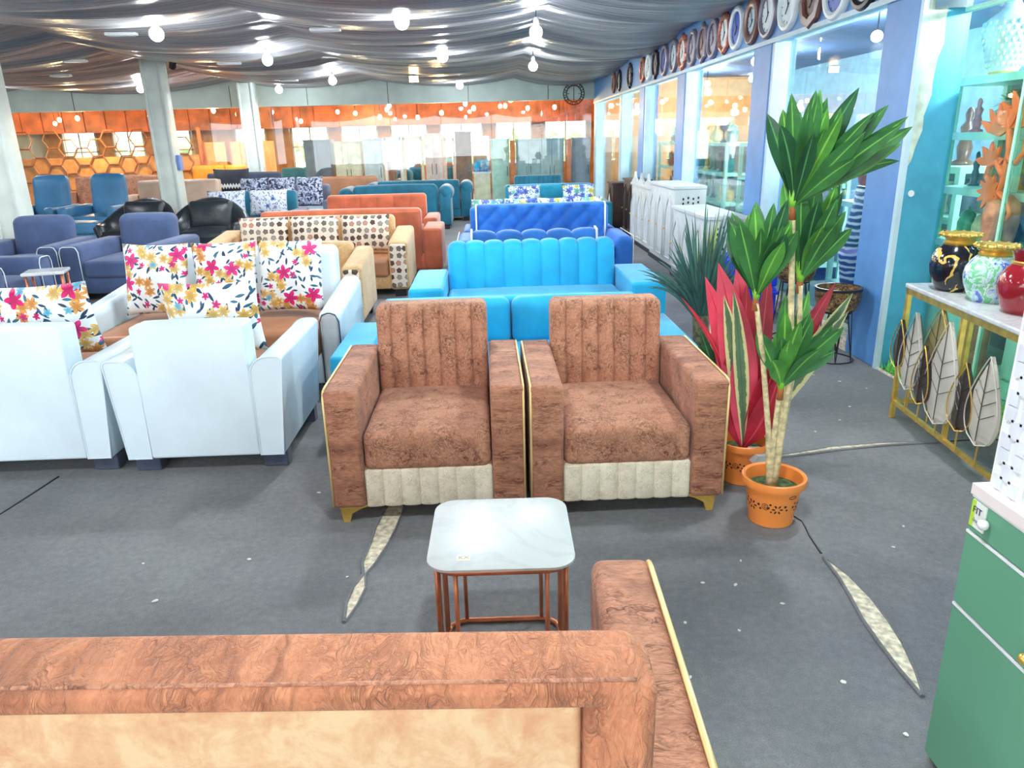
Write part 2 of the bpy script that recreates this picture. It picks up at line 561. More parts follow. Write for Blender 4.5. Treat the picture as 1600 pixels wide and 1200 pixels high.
# the hung cloth under the roof
SUP = [(-14.0, 2.9), (-9.9, 2.94), (-5.5, 3.0), (-2.4, 2.92), (0.72, 2.93), (2.56, 2.80)]
def drape(x, y):
    for i in range(len(SUP) - 1):
        if x <= SUP[i + 1][0] + 1e-6:
            (x0, z0), (x1, z1) = SUP[i], SUP[i + 1]
            t = (x - x0) / (x1 - x0)
            break
    span = x1 - x0
    s = 4 * t * (1 - t)
    z = z0 + (z1 - z0) * t - (0.045 * span + 0.02) * s
    ty = ((y - 1.8) / 3.9) % 1.0
    z -= 0.10 * 4 * ty * (1 - ty)
    ph = y * 2 * PI
    wob = 0.5 * math.sin(x * 1.1 + y * 0.7) + 0.12 * math.sin(x * 3.1 + y * 2.3)
    a = math.sin(ph / 0.58 + wob * 2.2)
    b = math.sin(ph / 0.31 + wob * 3.1 + 1.3)
    z += 0.015 * (abs(a) ** 1.5) * (1 if a > 0 else -1) + 0.005 * b + 0.022 * math.sin(ph / 1.13 + x * 0.9)
    if y > 17.2:
        z -= (y - 17.2) * 0.12
    return z
xs = []
for (a, _), (b, _) in zip(SUP[:-1], SUP[1:]):
    xs += [a + (b - a) * i / 14 for i in range(14)]
xs.append(SUP[-1][0])
ys = [-4.9 + 0.045 * i for i in range(int((17.72 + 4.9) / 0.045) + 1)]
m = MB()
nx = len(xs)
m.add([(x, y, drape(x, y)) for y in ys for x in xs],
      [(j * nx + i, j * nx + i + 1, (j + 1) * nx + i + 1, (j + 1) * nx + i) for j in range(len(ys) - 1) for i in range(nx - 1)])
dr = m.build('ceiling_drape', M['satin'], None, True)
dr['kind'] = 'structure'

# back wall: a deep painted beam over full height glass
struct(MB().box(-14, 2.6, 17.8, 18.0, 2.35, 3.3), 'wall_back', M['beam'])
for x in (-12.6, -10.8, -9.05, -7.3, -5.6, -3.9, -2.1, -0.3, 1.5):
    struct(MB().box(x - .006, x + .006, 17.79, 17.8, 2.36, 2.8), 'trim_1', M['wood_dark'])
edges = [-14, -12.6, -11.4, -10.2, -9.0, -7.8, -6.6, -5.55, -4.4, -3.25, -2.1, -0.95, 0.2, 1.35, 2.5]
for i, (a, b) in enumerate(zip(edges[:-1], edges[1:])):
    struct(MB().box(a + .006, b - .006, 17.86, 17.872, 0.06, 2.35), 'window_%d' % (i + 1), M['glass'])
struct(MB().box(-14, 2.6, 17.82, 17.92, 0.0, 0.06), 'baseboard_back', M['beam'])

# right side: painted fascia on columns, tall panes between
struct(MB().box(2.55, 2.75, -5, 17.9, 2.28, 3.3), 'wall_right_fascia', M['blue_paint'])
struct(MB().box(2.53, 2.60, -5, 4.62, 2.25, 2.28).box(2.53, 2.60, 4.62, 17.8, 2.25, 2.285), 'trim_2', M['pale_frame'])
for i, (a, b) in enumerate([(4.62, 5.02), (6.95, 7.4), (9.85, 10.25), (12.3, 12.7), (14.35, 14.5), (17.5, 17.8)]):
    struct(MB().soft(2.55, 2.78, a, b, 0.0, 2.28, 0.012, k=1, m=1), 'column_%d' % (i + 1), M['blue_paint'] if i < 4 else M['pale_frame'])
for i, (a, b) in enumerate([(6.89, 6.95), (9.78, 9.85), (12.22, 12.3), (14.28, 14.35)]):
    struct(MB().box(2.56, 2.7, a, b, 0.08, 2.26), 'window_frame_%d' % (i + 1), M['pale_frame'])
bays = [(5.03, 6.88), (7.41, 9.77), (10.26, 12.21), (12.71, 14.27), (14.51, 17.49)]
n = 20
for a, b in bays:
    mid = a + (b - a) * 0.62
    for p, q in ((a, mid - .004), (mid + .004, b)):
        struct(MB().box(2.64, 2.652, p, q, 0.1, 2.27), 'window_%d' % n, M['glass'])
        n += 1
struct(MB().box(2.55, 2.75, 5.02, 17.5, 0.0, 0.1), 'baseboard_right', M['concrete'])
# near bay with the cyan painted strip and its peeled paint
cy = struct(MB().box(2.572, 2.84, 4.6, 4.64, 0.0, 2.28), 'wall_right_cyan_return', M['cyan_paint'])
M['peel'] = plain('bare_plaster', (190, 205, 188), 0.8, var=0.12, scale=12)
pts = [(2.575, 2.28), (2.705, 2.28), (2.69, 2.1), (2.7, 1.98), (2.675, 1.9), (2.665, 1.78), (2.67, 1.7), (2.64, 1.58), (2.645, 1.5), (2.615, 1.4), (2.6, 1.32), (2.575, 1.28)]
MB().prism(pts, 1, 4.592, 4.602).build('bare_patch', M['peel'], cy)
MB().box(2.548, 2.58, 4.585, 4.62, 0.0, 2.28).build('white_edge', M['pale_frame'], cy)
MB().box(2.6, 2.78, 4.56, 4.6, 2.16, 2.22).build('door_closer', M['chrome'], cy)
MB().lathe([(.012, 0), (.02, .004), (.02, .01)], n=12).build('lock_plate', M['white'], cy, loc=(2.63, 4.6, 1.13), rot=(PI / 2, 0, 0))
for i, (a, b) in enumerate([(4.02, 4.6), (2.1, 4.008), (-1.0, 2.09)]):
    struct(MB().box(2.82, 2.832, a, b, 0.02, 2.27), 'window_%d' % (n + i), M['glass_mint'])
struct(MB().box(2.8, 2.84, -5, 4.6, 2.14, 2.165), 'trim_3', M['mint'])
struct(MB().box(2.557, 2.575, -5, 4.6, 0.0, 0.012), 'baseboard_right_near', M['concrete'])
struct(MB().box(2.812, 2.834, 4.008, 4.02, 0.02, 2.3), 'trim_4', M['mint'])
struct(MB().box(2.75, 2.95, -5, 4.6, 2.28, 2.9), 'wall_right_recess_head', M['blue_paint'])
# floor, dividing wall and dark ceiling of the shop beyond the right glass
struct(MB().box(2.565, 6.5, -5, 17.85, -0.1, -0.005), 'floor_right_shop', plain('shop_floor', (150, 176, 170), 0.4))
struct(MB().box(2.78, 6.5, -5, 17.85, 2.75, 2.85), 'ceiling_right_shop', plain('shop_ceiling', (64, 88, 128), 0.6))
struct(MB().box(2.78, 6.5, 17.85, 17.95, 0, 2.85), 'wall_right_shop_end', M['tan_wall'])
gm = MB()
r2 = random.Random(3)
for i in range(3200):
    x, y = r2.uniform(2.585, 2.81), r2.uniform(1.6, 4.57)
    h = r2.uniform(.04, .08)
    a = r2.uniform(0, PI)
    dx, dy = math.cos(a) * .014, math.sin(a) * .014
    lx, ly = r2.uniform(-.02, .02), r2.uniform(-.02, .02)
    gm.add([(x - dx, y - dy, 0), (x + dx, y + dy, 0), (x + lx, y + ly, h)], [(0, 1, 2)])
M['grass'] = plain('grass_green', (120, 214, 100), 0.7, var=0.25, scale=30)
tag(gm.build('artificial_grass', M['grass']), 'bright green artificial grass strip behind the console table glass', 'grass', kind='stuff')

# room behind the back glass
struct(MB().box(-14, 6.5, 17.85, 26, -0.1, -0.005), 'floor_back_showroom', plain('back_floor', (120, 84, 62), 0.4))
struct(MB().box(-14, 6.5, 18.0, 25.4, 2.62, 2.7), 'ceiling_back_showroom', M['wood_orange'])
win = [(-13.5, -12.4), (-11.9, -10.9), (-10.4, -9.4), (-8.0, -7.0), (-6.2, -5.0), (-4.6, -3.4), (-3.0, -1.8), (-1.4, 0.0), (0.4, 1.6), (2.0, 3.4), (3.9, 5.4)]
wm = MB().box(-14, 6.5, 25.4, 25.6, 2.1, 3.3).box(-14, 6.5, 25.4, 25.6, -0.1, 0.8)
px = -14
for a, b in win:
    wm.box(px, a, 25.4, 25.6, 0.8, 2.1)
    px = b
wm.box(px, 6.5, 25.4, 25.6, 0.8, 2.1)
struct(wm, 'wall_back_far', M['tan_wall'])
for i, (a, b) in enumerate(win):
    f = struct(MB().box(a, a + .05, 25.36, 25.42, .8, 2.1).box(b - .05, b, 25.36, 25.42, .8, 2.1).box((a + b) / 2 - .02, (a + b) / 2 + .02, 25.38, 25.42, .8, 2.1)
               .box(a, b, 25.36, 25.42, 1.45, 1.49), 'window_%d' % (60 + i), M['white'])
# orange boarded valance along the back showroom, one board after another
vb = struct(MB().box(-14, 6.5, 23.1, 23.14, 2.0, 2.62), 'wall_back_valance', M['wood_orange'])
for i in range(34):
    x = -13.9 + i * 0.6
    MB().box(x, x + .56, 23.06, 23.1, 2.02, 2.62).build('plank', M['wood_orange'], vb)
# greenery outside the far windows
hm = MB()
for i in range(2600):
    c = Vector((r2.uniform(-16, 9), r2.uniform(28, 30.5), r2.uniform(0.0, 1.75) + 0.25 * math.sin(i)))
    a = r2.uniform(0, 2 * PI)
    s = r2.uniform(.12, .3)
    hm.add([c + Vector((math.cos(a) * s, math.sin(a) * s * .4, -s * .3)), c + Vector((-math.sin(a) * s * .6, .05, s)), c + Vector((-math.cos(a) * s, .1, s * .2))], [(0, 1, 2)])
tag(hm.build('hedge_foliage', plain('hedge_green', (196, 232, 180), 0.6, var=0.15, scale=4)), 'sunlit green foliage outside the far windows', 'hedge', kind='stuff')
struct(MB().box(-20, 12, 26, 40, -0.15, -0.1), 'ground_outside', plain('outside_ground', (190, 185, 170), 0.9))
struct(MB().box(-20, 12, -14, -5, -0.15, -0.1), 'ground_front', plain('front_ground', (190, 185, 170), 0.9))

# steel posts
def pillar(x, y, h, lab):
    h = min(drape(x + a, y + b) for a in (-.19, 0, .19) for b in (-.19, 0, .19)) - .012
    t = thing('steel_post', lab, 'pillar', (x, y, 0), 0)
    MB().soft(-.12, .12, -.12, .12, 0, h, .015, k=1, m=1).build('shaft', M['pillar'], t, True)
    for s in (-1, 1):
        MB().soft(s * .14 - .025, s * .14 + .025, -.15, .15, 0, h, .01, k=1, m=1).build('flange', M['pillar'], t, True)
    MB().soft(-.19, .19, -.19, .19, 0, .03, .006, k=1, m=1).build('base_plate', M['pillar'], t)
    return t
pillar(-5.88, 9.6, drape(-5.88, 9.6) - .03, 'white painted steel post nearest the blue leather sofas')
p1 = pillar(-5.45, 13.5, drape(-5.45, 13.5) - .05, 'white painted steel post rising behind the black tub chairs, switch box on its side')
MB().soft(.165, .22, -.08, .08, 1.15, 1.4, .01, k=1, m=1).build('switch_box', plain('switch_blue', (120, 150, 220), .4), p1)
pillar(-5.07, 17.3, drape(-5.07, 17.3) - .12, 'white painted steel post against the back glass')
# ------------------------------------------------------------------ lamps
M['bulb'] = emit('bulb_glow', (0.86, 0.94, 1.0, 1), 100.0)
M['warmbulb'] = emit('warm_bulb_glow', (1.0, 0.66, 0.28, 1), 30.0)
COOL = (0.93, 0.965, 1.0)
def bulb(x, y, z, label, group=None, watts=BULB_W, r=.07):
    t = thing('ceiling_bulb', label, 'lamp', (x, y, z), 0, group)
    MB().ball((0, 0, 0), r, n=16, m=10).build('globe', M['bulb'], t, True)
    MB().lathe([(.022, r - .01), (.03, r + .01), (.03, r + .06), (.012, r + .08)], n=12).build('socket', M['white'], t, True)
    top = drape(x, y) - z if y < 17.7 else 0.2
    MB().tube([(0, 0, r + .07), (0, 0, max(r + .09, top))], .006, 6).build('cord', M['black'], t)
    lamp(t, (0, 0, -r - .02), watts, COOL, .08, True)
    return t
BL = [(-3.3, 8.4, 'round white bulb above the left steel posts, nearest row'), (-0.75, 7.93, 'round white bulb at the middle of the nearest row of lamps'),
      (-0.52, 11.1, 'white bulb hanging over the middle aisle, in the second row'), (-2.9, 11.03, 'white bulb in the second row, left of the middle'),
      (-2.73, 14.71, 'white bulb in front of the back beam, left of the orange floodlight'), (-0.45, 16.6, 'white drop bulb just in front of the back beam, right of the orange floodlight'),
      (0.62, 8.86, 'white bulb beside the line where the ceiling cloth is gathered'), (0.84, 12.76, 'small white bulb deep along the cloth seam over the right aisle')]
for x, y, l in BL:
    bulb(x, y, 2.62, l)
EXTRA = 'extra white bulb on the cloth ceiling, added to light the hall'
for x, y in [(-3.6, 4.9), (-0.5, 4.7), (-7.0, 4.6), (-7.2, 8.6), (-9.5, 12), (-3.4, 1.2), (0.2, 1.3), (-0.8, -1.8), (-4.2, -2.0), (1.7, 3.2), (-8.2, 1.0), (-9.6, 15.6), (-6.6, 15.6), (-4.2, 16.6)]:  # extra bulbs added for their light; those at the back brighten the beam
    bulb(x, y, 2.62, EXTRA, 'added ceiling bulbs', BULB_W)
t = thing('flood_lamp', 'small orange floodlight hung before the back beam', 'lamp', (-1.22, 14.52, 2.6))
MB().soft(-.09, .09, -.03, .03, -.06, .06, .01).build('housing', M['black'], t)
MB().box(-.08, .08, -.036, -.031, -.05, .05).build('lens', M['warmbulb'], t)
MB().tube([(0, 0, .05), (0, 0, .2)], .008, 6).build('bracket', M['black'], t)
for x, y, l in [(-3.99, 9.17, 'flat white lamp plate on the cloth before the left bulb'), (-5.96, 12.02, 'flat white lamp plate left of the near post'),
                (-1.72, 9.11, 'flat white lamp plate between the two nearest bulbs'), (-3.63, 15.18, 'flat white lamp plate near the back beam'),
                (-3.71, 11.96, 'flat white lamp plate right of the post with the switch'), (-7.12, 13.77, 'flat white lamp plate farthest left by the back beam')]:
    t = thing('lamp_plate', l, 'lamp', (x, y, drape(x, y) - .03))
    MB().soft(-.17, .17, -.05, .05, -.015, .02, .01, k=1, m=1).build('tray', M['white'], t)
    MB().box(-.14, .14, -.035, .035, -.02, -.016).build('cover', M['pale_frame'], t)
for x, y, l in [(-4.95, 13.0, 'black spotlight bracket on the cloth by the posts'), (-5.9, 9.1, 'black spotlight on top of the nearest post')]:
    t = thing('spotlight', l, 'lamp', (x, y, drape(x, y) - .12), (0.5, 0.3, 0.4))
    MB().lathe([(.03, 0), (.055, .02), (.06, .12), (.03, .15)], n=12).build('can', M['black'], t, True)
    MB().tube([(0, 0, .14), (.05, .03, .2)], .01, 6).build('arm', M['black'], t)
# warm lamps of the back showroom and cool ones of the right shop
r3 = random.Random(11)
i = 0
for x in [-13.0, -11.9, -10.9, -9.8, -8.8, -7.8, -6.4, -4.9, -4.1, -3.4, -2.5, -1.7, -1.0, -0.2, 0.6, 1.2, 1.9]:
    y = r3.uniform(18.6, 22.5)
    z = r3.uniform(2.12, 2.4)
    t = thing('pendant_bulb', 'warm pendant bulb behind the back glass, %s from the left' % ['first', 'second', 'third', 'fourth', 'fifth', 'sixth', 'seventh', 'eighth', 'ninth', 'tenth', 'eleventh', 'twelfth', 'thirteenth', 'fourteenth', 'fifteenth', 'sixteenth', 'last'][i], 'lamp', (x, y, z), 0, 'warm bulbs behind the back glass')
    MB().ball((0, 0, 0), .05, .05, .06, n=10, m=6).build('globe', M['warmbulb'], t, True)
    MB().tube([(0, 0, .05), (0, 0, 2.62 - z)], .006, 5).build('cord', M['black'], t)
    if i % 3 == 0:
        lamp(t, (0, 0, -.15), WARM_W, (1.0, 0.66, 0.34), .08)
    i += 1
for x, y, l in [(4.6, 5.9, 'white lamp inside the glass bay behind the tall dracaena'), (4.4, 8.8, 'white lamp inside the bay behind the white carved cabinets'),
                (4.6, 12.5, 'white lamp inside the far glass bay'), (3.9, 3.4, 'white lamp inside the bay above the silver vase'), (4.6, 16, 'white lamp inside the farthest bay of the right shop')]:
    t = thing('shop_lamp', l, 'lamp', (x, y, 2.5))
    MB().ball((0, 0, 0), .06, n=12, m=8).build('globe', M['bulb'], t, True)
    MB().tube([(0, 0, .05), (0, 0, .25)], .008, 6).build('cord', M['black'], t)
    lamp(t, (0, 0, -.15), SHOP_W, COOL, .08)
# ------------------------------------------------------------------ upholstery materials
BR = ((206, 152, 122), (176, 122, 96), (96, 54, 40))
M['brown'] = crinkle('brown_velvet', *BR, scale=1.35, sheen=.12, vein=.95)
M['brown_top'] = crinkle('brown_velvet_across', (198, 142, 112), (164, 110, 86), (90, 50, 38), (0.5, 1.3, 1.7), 1.2, sheen=.12, vein=.95, fold=.5)
M['brown_big'] = crinkle('brown_velvet_broad', (212, 144, 106), (184, 118, 86), (126, 74, 54), (1.7, .8, 0.8), 1.0, bump=0.8, vein=.55, sheen=.12, fold=.6)
def marbled():
    g = G('beige_velvet')
    o = g.obj()
    f = g.noise(o, 15.0, 6, .7, .5)
    f2 = g.noise(o, 60.0, 3, .6)
    c = g.ramp(g.math('ADD', g.math('MULTIPLY', f, .8), g.math('MULTIPLY', f2, .2)), [(.36, (204, 154, 116)), (.48, (212, 172, 132)), (.58, (220, 190, 148)), (.68, (212, 186, 142))])
    return g.pbr(c, .75, sheen=.1, spec=.25, normal=g.bump(f2, .1, .004))
M['beige_marbled'] = marbled()
M['skirt'] = crinkle('cream_boucle', (246, 236, 212), (226, 214, 188), (168, 152, 126), scale=2.2, bump=0.25, vein=.6)
M['turq'] = fabric('turquoise_velvet', (36, 170, 214), 0.6, 0.25, 0.07)
M['blue'] = fabric('royal_blue_velvet', (48, 116, 196), 0.6, 0.25, 0.1)
M['teal'] = fabric('teal_velvet', (30, 104, 128), 0.6, 0.4, 0.1)
M['teal_bright'] = fabric('bright_teal_velvet', (24, 130, 156), 0.6, 0.4, 0.1)
M['rust'] = fabric('rust_velvet', (186, 98, 66), 0.6, 0.4, 0.12)
M['tan'] = crinkle('tan_textured_cloth', (226, 188, 134), (202, 162, 110), (164, 126, 84), (1, 1, 0.5), 1.6, bump=0.2)
M['caramel'] = leather('caramel_seat', (176, 122, 88), 0.42, 0.1)
M['white_leather'] = leather('white_leather', (216, 234, 242), 0.36, 0.03, 0.12)
M['silver_leather'] = leather('silver_leather', (206, 208, 206), 0.3, 0.04, 0.3)
M['navy'] = fabric('navy_cloth', (78, 94, 130), 0.85, 0.2, 0.08)
M['black_leather'] = leather('black_leather', (40, 46, 52), 0.3, 0.15, 0.2)
M['blue_leather'] = leather('blue_leather', (70, 130, 172), 0.42, 0.08, 0.3)
M['tan_leather'] = leather('pinkish_tan_leather', (206, 180, 160), 0.45, 0.06)
M['grey'] = fabric('grey_cloth', (116, 118, 134), 0.8, 0.2)
M['orange_leather'] = leather('orange_leather', (226, 150, 50), 0.4, 0.1)
M['char'] = fabric('charcoal_cloth', (70, 78, 96), 0.8, 0.2)
M['white_pipe'] = plain('white_piping', (226, 232, 236), .5)
M['dark_pipe'] = plain('dark_piping', (88, 84, 86), .5)
M['gold_pipe'] = plain('gold_piping', (232, 206, 140), .35, .35)
PK, YL = [(236, 34, 128), (228, 24, 112), (240, 60, 140)], [(240, 186, 92), (236, 160, 76), (244, 200, 116)]
FL = [(6.2, .04, 7, YL, .8, 4, (0, 0)), (6.2, .036, 6, YL, .8, 4, (.05, -.012)), (6.2, .038, 6, YL, .62, 4, (-.012, .05)),
      (6.2, .052, 5, PK, .48, 4, (-.03, -.036)), (6.2, .02, 5, PK, .6, 4, (.06, .05)), (8.0, .024, 5, [(110, 190, 222), (228, 60, 130), (120, 200, 226)], .36, 9, (0, 0))]
M['floral'] = floral('flower_print', (236, 240, 240), [(46, 92, 120), (60, 110, 130), (38, 62, 92)], FL, 1.0)
M['floral_blue'] = floral('blue_flower_print', (214, 226, 232), [(70, 90, 180), (60, 150, 150)], [(9, .06, 6, [(84, 96, 190), (110, 190, 170), (222, 206, 90), (90, 120, 210)], .9, 3, (0, 0)), (9, .045, 6, [(110, 130, 210), (130, 206, 180), (90, 120, 210)], .8, 5, (0, 0))])
M['floral_grey'] = floral('grey_flower_print', (206, 214, 224), [(90, 110, 150), (120, 130, 150)], [(8, .04, 6, [(60, 100, 170), (150, 160, 190)], .45, 3, (0, 0))])
M['mono'] = blotch('black_white_print', [(0, (52, 56, 84)), (.46, (150, 160, 196)), (.52, (226, 230, 240)), (.6, (96, 104, 140)), (.68, (232, 236, 244))], 16)
M['hexprint'] = hexprint('pentagon_print')
def zigzag():
    g = G('zigzag_print')
    sp = g.n('SeparateXYZ', {0: g.obj()})
    tri = g.math('PINGPONG', g.math('MULTIPLY', sp.outputs[0], 1.0), 0.03)
    zz = g.math('ADD', sp.outputs[2], g.math('MULTIPLY', tri, 1.6))
    m1 = g.math('LESS_THAN', g.math('ABSOLUTE', g.math('ADD', zz, 0.10)), 0.035)
    return g.pbr(g.mix(m1, (40, 44, 58), (226, 228, 230)), .7)
M['zigzag'] = zigzag()

# ------------------------------------------------------------------ sofa builder (front towards local -y)
def shear(lean, z0):
    def f(P):
        return Vector((P.x, P.y + max(0, P.z - z0) * lean, P.z))
    return f
def channel_deform(x0, x1, n, depth, ymid, zmid, lean=0, zl=0, scallop=0.0, rear=False):
    def f(P):
        u = min(1, max(0, (P.x - x0) / (x1 - x0))) * n
        s = abs(math.sin(PI * u)) ** 0.42 if 0.3 < u < n - 0.3 else 1.0
        dd = depth * (1 - s)
        y, z = P.y, P.z
        if P.y < ymid:
            y += dd
        elif rear:
            y -= dd
        if scallop and P.z > zmid:
            z -= dd * scallop * (P.z - zmid) / 0.1 if P.z - zmid < .1 else dd * scallop
        return Vector((P.x, y + max(0, z - zl) * lean, z))
    return f
def chcuts(x0, x1, n):
    w = (x1 - x0) / n
    return [x0 + w * (i + o) for i in range(n) for o in (0, .03, .1, .22, .4, .6, .78, .9, .97)]
def tuft_deform(x0, x1, z0, z1, ymid, step, depth, lean, zl):
    def f(P):
        y = P.y
        if P.y < ymid:
            a = (P.x - x0) / step + (P.z - z0) / step
            b = (P.x - x0) / step - (P.z - z0) / step
            s = (abs(math.sin(PI * a)) * abs(math.sin(PI * b))) ** 0.4
            y += depth * (1 - s)
        return Vector((P.x, y + max(0, P.z - zl) * lean, P.z))
    return f

def sofa(name, label, cat, x, y, rz, w, d, aw=.15, ah=.58, sh=.42, bh=.8, bt=.17, z0=.08, ns=1, nb=1, ch=0, scallop=0, tuft=0, lean=.12,
         arm='box', body='brown', seat=None, back=None, armm=None, front=None, skirt=None, pip=None, legs='block', legm='black', rearpanel=None, group=None, pipback=None, ar=.03, stud=0, btop=.05, chd=.02, pipfront=False):
    t = thing(name, label, cat, (x, y, 0), rz, group)
    B = M[body]
    S, K, A = M[seat or body], M[back or body], M[armm or body]
    f, r = -d / 2, d / 2
    iw = w / 2 - aw
    MB().soft(-iw - .01, iw + .01, f + .035, r - .02, z0, sh - .15, .015, k=1, m=1).build('frame', B, t, True)
    if skirt:
        n = max(3, round(2 * iw / .075))
        dz = channel_deform(-iw, iw, n, .012, 0, 9)
        MB().soft(-iw, iw, f + .012, f + .07, z0 - .005, sh - .16, .012, k=1, m=2, mx=n * 4, deform=dz, cuts=chcuts(-iw, iw, n)).build('skirt', M[skirt], t, True)
    sw = 2 * iw / ns
    for i in range(ns):
        a = -iw + sw * i + .004
        MB().soft(a, a + sw - .008, f + (.012 if skirt else 0), r - bt * .75, sh - .17, sh, .035, (0, 0, .025), k=3, m=6).build('seat_cushion', S, t, True)
    # backrest
    zb = sh - .2
    if nb == 1:
        if ch:
            df = channel_deform(-iw, iw, ch, chd, r - bt / 2, bh - .12, lean, sh, scallop)
            mb = MB().soft(-iw + .003, iw - .003, r - bt, r, zb, bh, btop, (0, .012, 0), k=3, m=5, deform=df, cuts=chcuts(-iw, iw, ch))
        elif tuft:
            df = tuft_deform(0, 1, sh, bh, r - bt / 2, tuft, .03, lean, sh)
            mb = MB().soft(-iw + .003, iw - .003, r - bt, r, zb, bh, .04, k=2, m=26, mx=int(2 * iw / tuft * 10), deform=df)
        else:
            mb = MB().soft(-iw + .003, iw - .003, r - bt, r, zb, bh, btop, (0, .015, .01), k=3, m=6, deform=shear(lean, sh))
        bk = mb.build('backrest', K, t, True)
        if stud:
            for i in range(stud):
                xx = -iw + .08 + (2 * iw - .16) * i / (stud - 1)
                MB().ball((xx, r - bt / 2 + (bh - sh) * lean, bh + .0), .014, n=8, m=6).build('stud', M['chrome'], bk, True)
    else:
        MB().soft(-iw, iw, r - .08, r, zb, bh - .01, .03, deform=shear(lean, sh)).build('back_frame', B, t, True)
        bw = 2 * iw / nb
        for i in range(nb):
            a = -iw + bw * i + .005
            MB().soft(a, a + bw - .01, r - bt - .04, r - .07, sh - .02, bh, btop, (0, .03, .01), k=3, m=6, deform=shear(lean, sh)).build('back_cushion', K, t, True)
    if pipback:
        zl = sh
        for s in (-1, 1):
            xx = s * (iw - .01)
            MB().tube([(xx, r - bt - .004 + (z - zl) * lean, z) for z in (zb + .05, (zb + bh) / 2, bh - .04)] + [(xx, r - bt + .03 + (bh - zl) * lean, bh), (xx, r - .01 + (bh - zl) * lean, bh - .01), (xx, r + .006 + (bh - .3 - zl) * lean, bh - .3)], .011, 6).build('piping', M[pipback], bk, True)
    if rearpanel:
        e = 0 if arm == 'bow' else .03
        MB().soft(-iw + e, iw - e, r - .1, r + .006, z0 + (0 if arm == 'bow' else .02), bh - (0 if arm == 'bow' else .03), .014, k=2, m=2, deform=shear(lean, sh)).build('back_panel', M[rearpanel], t, True)
    # arms
    for s in (-1, 1):
        xo, xi = s * w / 2, s * (w / 2 - aw)
        x0, x1 = min(xo, xi), max(xo, xi)
        if arm == 'box':
            o = MB().soft(x0, x1, f, r, z0, ah, ar, k=3, m=2).build('armrest', A, t, True)
        elif arm == 'slope':
            o = MB().soft(x0, x1, f, r, z0, ah, ar, k=3, m=3, deform=lambda P: Vector((P.x, P.y, P.z + (P.z / ah) * .08 * (P.y / d)))).build('armrest', A, t, True)
        elif arm == 'bow':   # rounded shoulder that leans out towards the top
            R1, R2 = .085, .025
            xb = xo - s * .04
            pr = [(xi, z0), (xb, z0)] + [(xo - s * R2 * (1 - math.cos(q * PI / 8)), ah - R2 + R2 * math.sin(q * PI / 8)) for q in range(5)] + [(xi + s * R1 * (1 - math.sin(q * PI / 16)), ah - R1 * (1 - math.cos(q * PI / 16))) for q in range(9)]
            o = MB().prism(pr, 1, f, r).build('armrest', A, t, 'auto')
            for yy in (f, r):
                MB().tube([(px_, yy, pz_) for px_, pz_ in pr], .005, 5, True).build('seam', A, o, True)
        else:                # rolled
            xc = (x0 + x1) / 2
            o = MB().soft(x0 + .02 * (s > 0), x1 - .02 * (s < 0), f + .02, r, z0, ah - .08, .02, k=1, m=1).build('armrest', A, t, True)
            mm = MB()
            q = aw * .62
            mm.soft(xc + s * .02 - q, xc + s * .02 + q, f - .01, r + .012, ah - .09 - q, ah - .09 + q, q * .96, k=4, m=1)
            mm.build('arm_roll', A, o, True)
        if front:
            MB().soft(x0 + .02, x1 - .02, f - .012, f + .02, z0 + .02, ah - .06, .02, k=2, m=2).build('arm_front', M[front], o, True)
        if pip:
            e = xo - s * .006
            if arm == 'slope':
                za, zr = ah - .04, ah + .04
            else:
                za = zr = ah
            pth = [(e, f + .004, z0 + .01), (e, f + .004, (z0 + za) / 2), (e, f + .004, za - .03), (e, f + .02, za - .004), (e, f + .05, za), (e, r - .04, zr)]
            if pipfront:
                a_, b_ = xo - s * .012, xi + s * .012
                pth = [(a_, f - .002, z0 + .02), (a_, f - .002, za - .06), (a_ - s * .02, f - .002, za - .018), (a_ - s * .05, f - .002, za - .008), (b_ + s * .05, f - .002, za - .008), (b_ + s * .02, f - .002, za - .018), (b_, f - .002, za - .06), (b_, f - .002, z0 + .02)]
            MB().tube(pth, .005, 6).build('piping', M[pip], o, True)
    # feet
    for sx in (-1, 1):
        for sy in (-1, 1):
            px, py = sx * (w / 2 - .1), sy * (d / 2 - (.05 if legs == 'gold' else .09))
            if legs == 'gold':
                pts = [(px + sx * .08, z0 + .004), (px - sx * .07, z0 + .004), (px - sx * .01, z0 * .8), (px + sx * .03, z0 * .5), (px + sx * .04, 0), (px + sx * .066, 0), (px + sx * .074, z0 * .6)]
                MB().prism(pts, 1, py - .02, py + .02).build('leg', M['gold'], t)
            else:
                MB().soft(px - .06, px + .06, py - .04, py + .04, 0, z0 + .01, .008, k=1, m=1).build('leg', M[legm], t)
    return t

def pillow(label, mat, x, y, z, w, h, t=.16, tilt=.25, rz=0, roll=0, group=None, name='throw_pillow'):
    m = MB()
    n = 14
    for s in (-1, 1):
        def fn(u, v):
            a, b = 2 * u - 1, 2 * v - 1
            th = (max(0, 1 - a * a) * max(0, 1 - b * b)) ** 0.42
            pin = 1 - .07 * (1 - b * b) * 0 - .05 * (a * a) * (1 - b * b)
            pin2 = 1 - .06 * (b * b) * (1 - a * a)
            wr = .006 * math.sin(9 * a + 5 * b) * th
            return (a * w / 2 * pin, s * t / 2 * th + wr * s, b * h / 2 * pin2)
        m.grid(fn, n, n)
    o = m.build(name, M[mat], None, True)
    bm = bmesh.new()
    bm.from_mesh(o.data)
    bmesh.ops.remove_doubles(bm, verts=bm.verts, dist=.0008)
    bmesh.ops.recalc_face_normals(bm, faces=bm.faces)
    bm.to_mesh(o.data)
    bm.free()
    o.location = (x, y, z)
    o.rotation_euler = Euler((-tilt, roll, rz), 'XYZ')
    return tag(o, label, 'pillow', group)

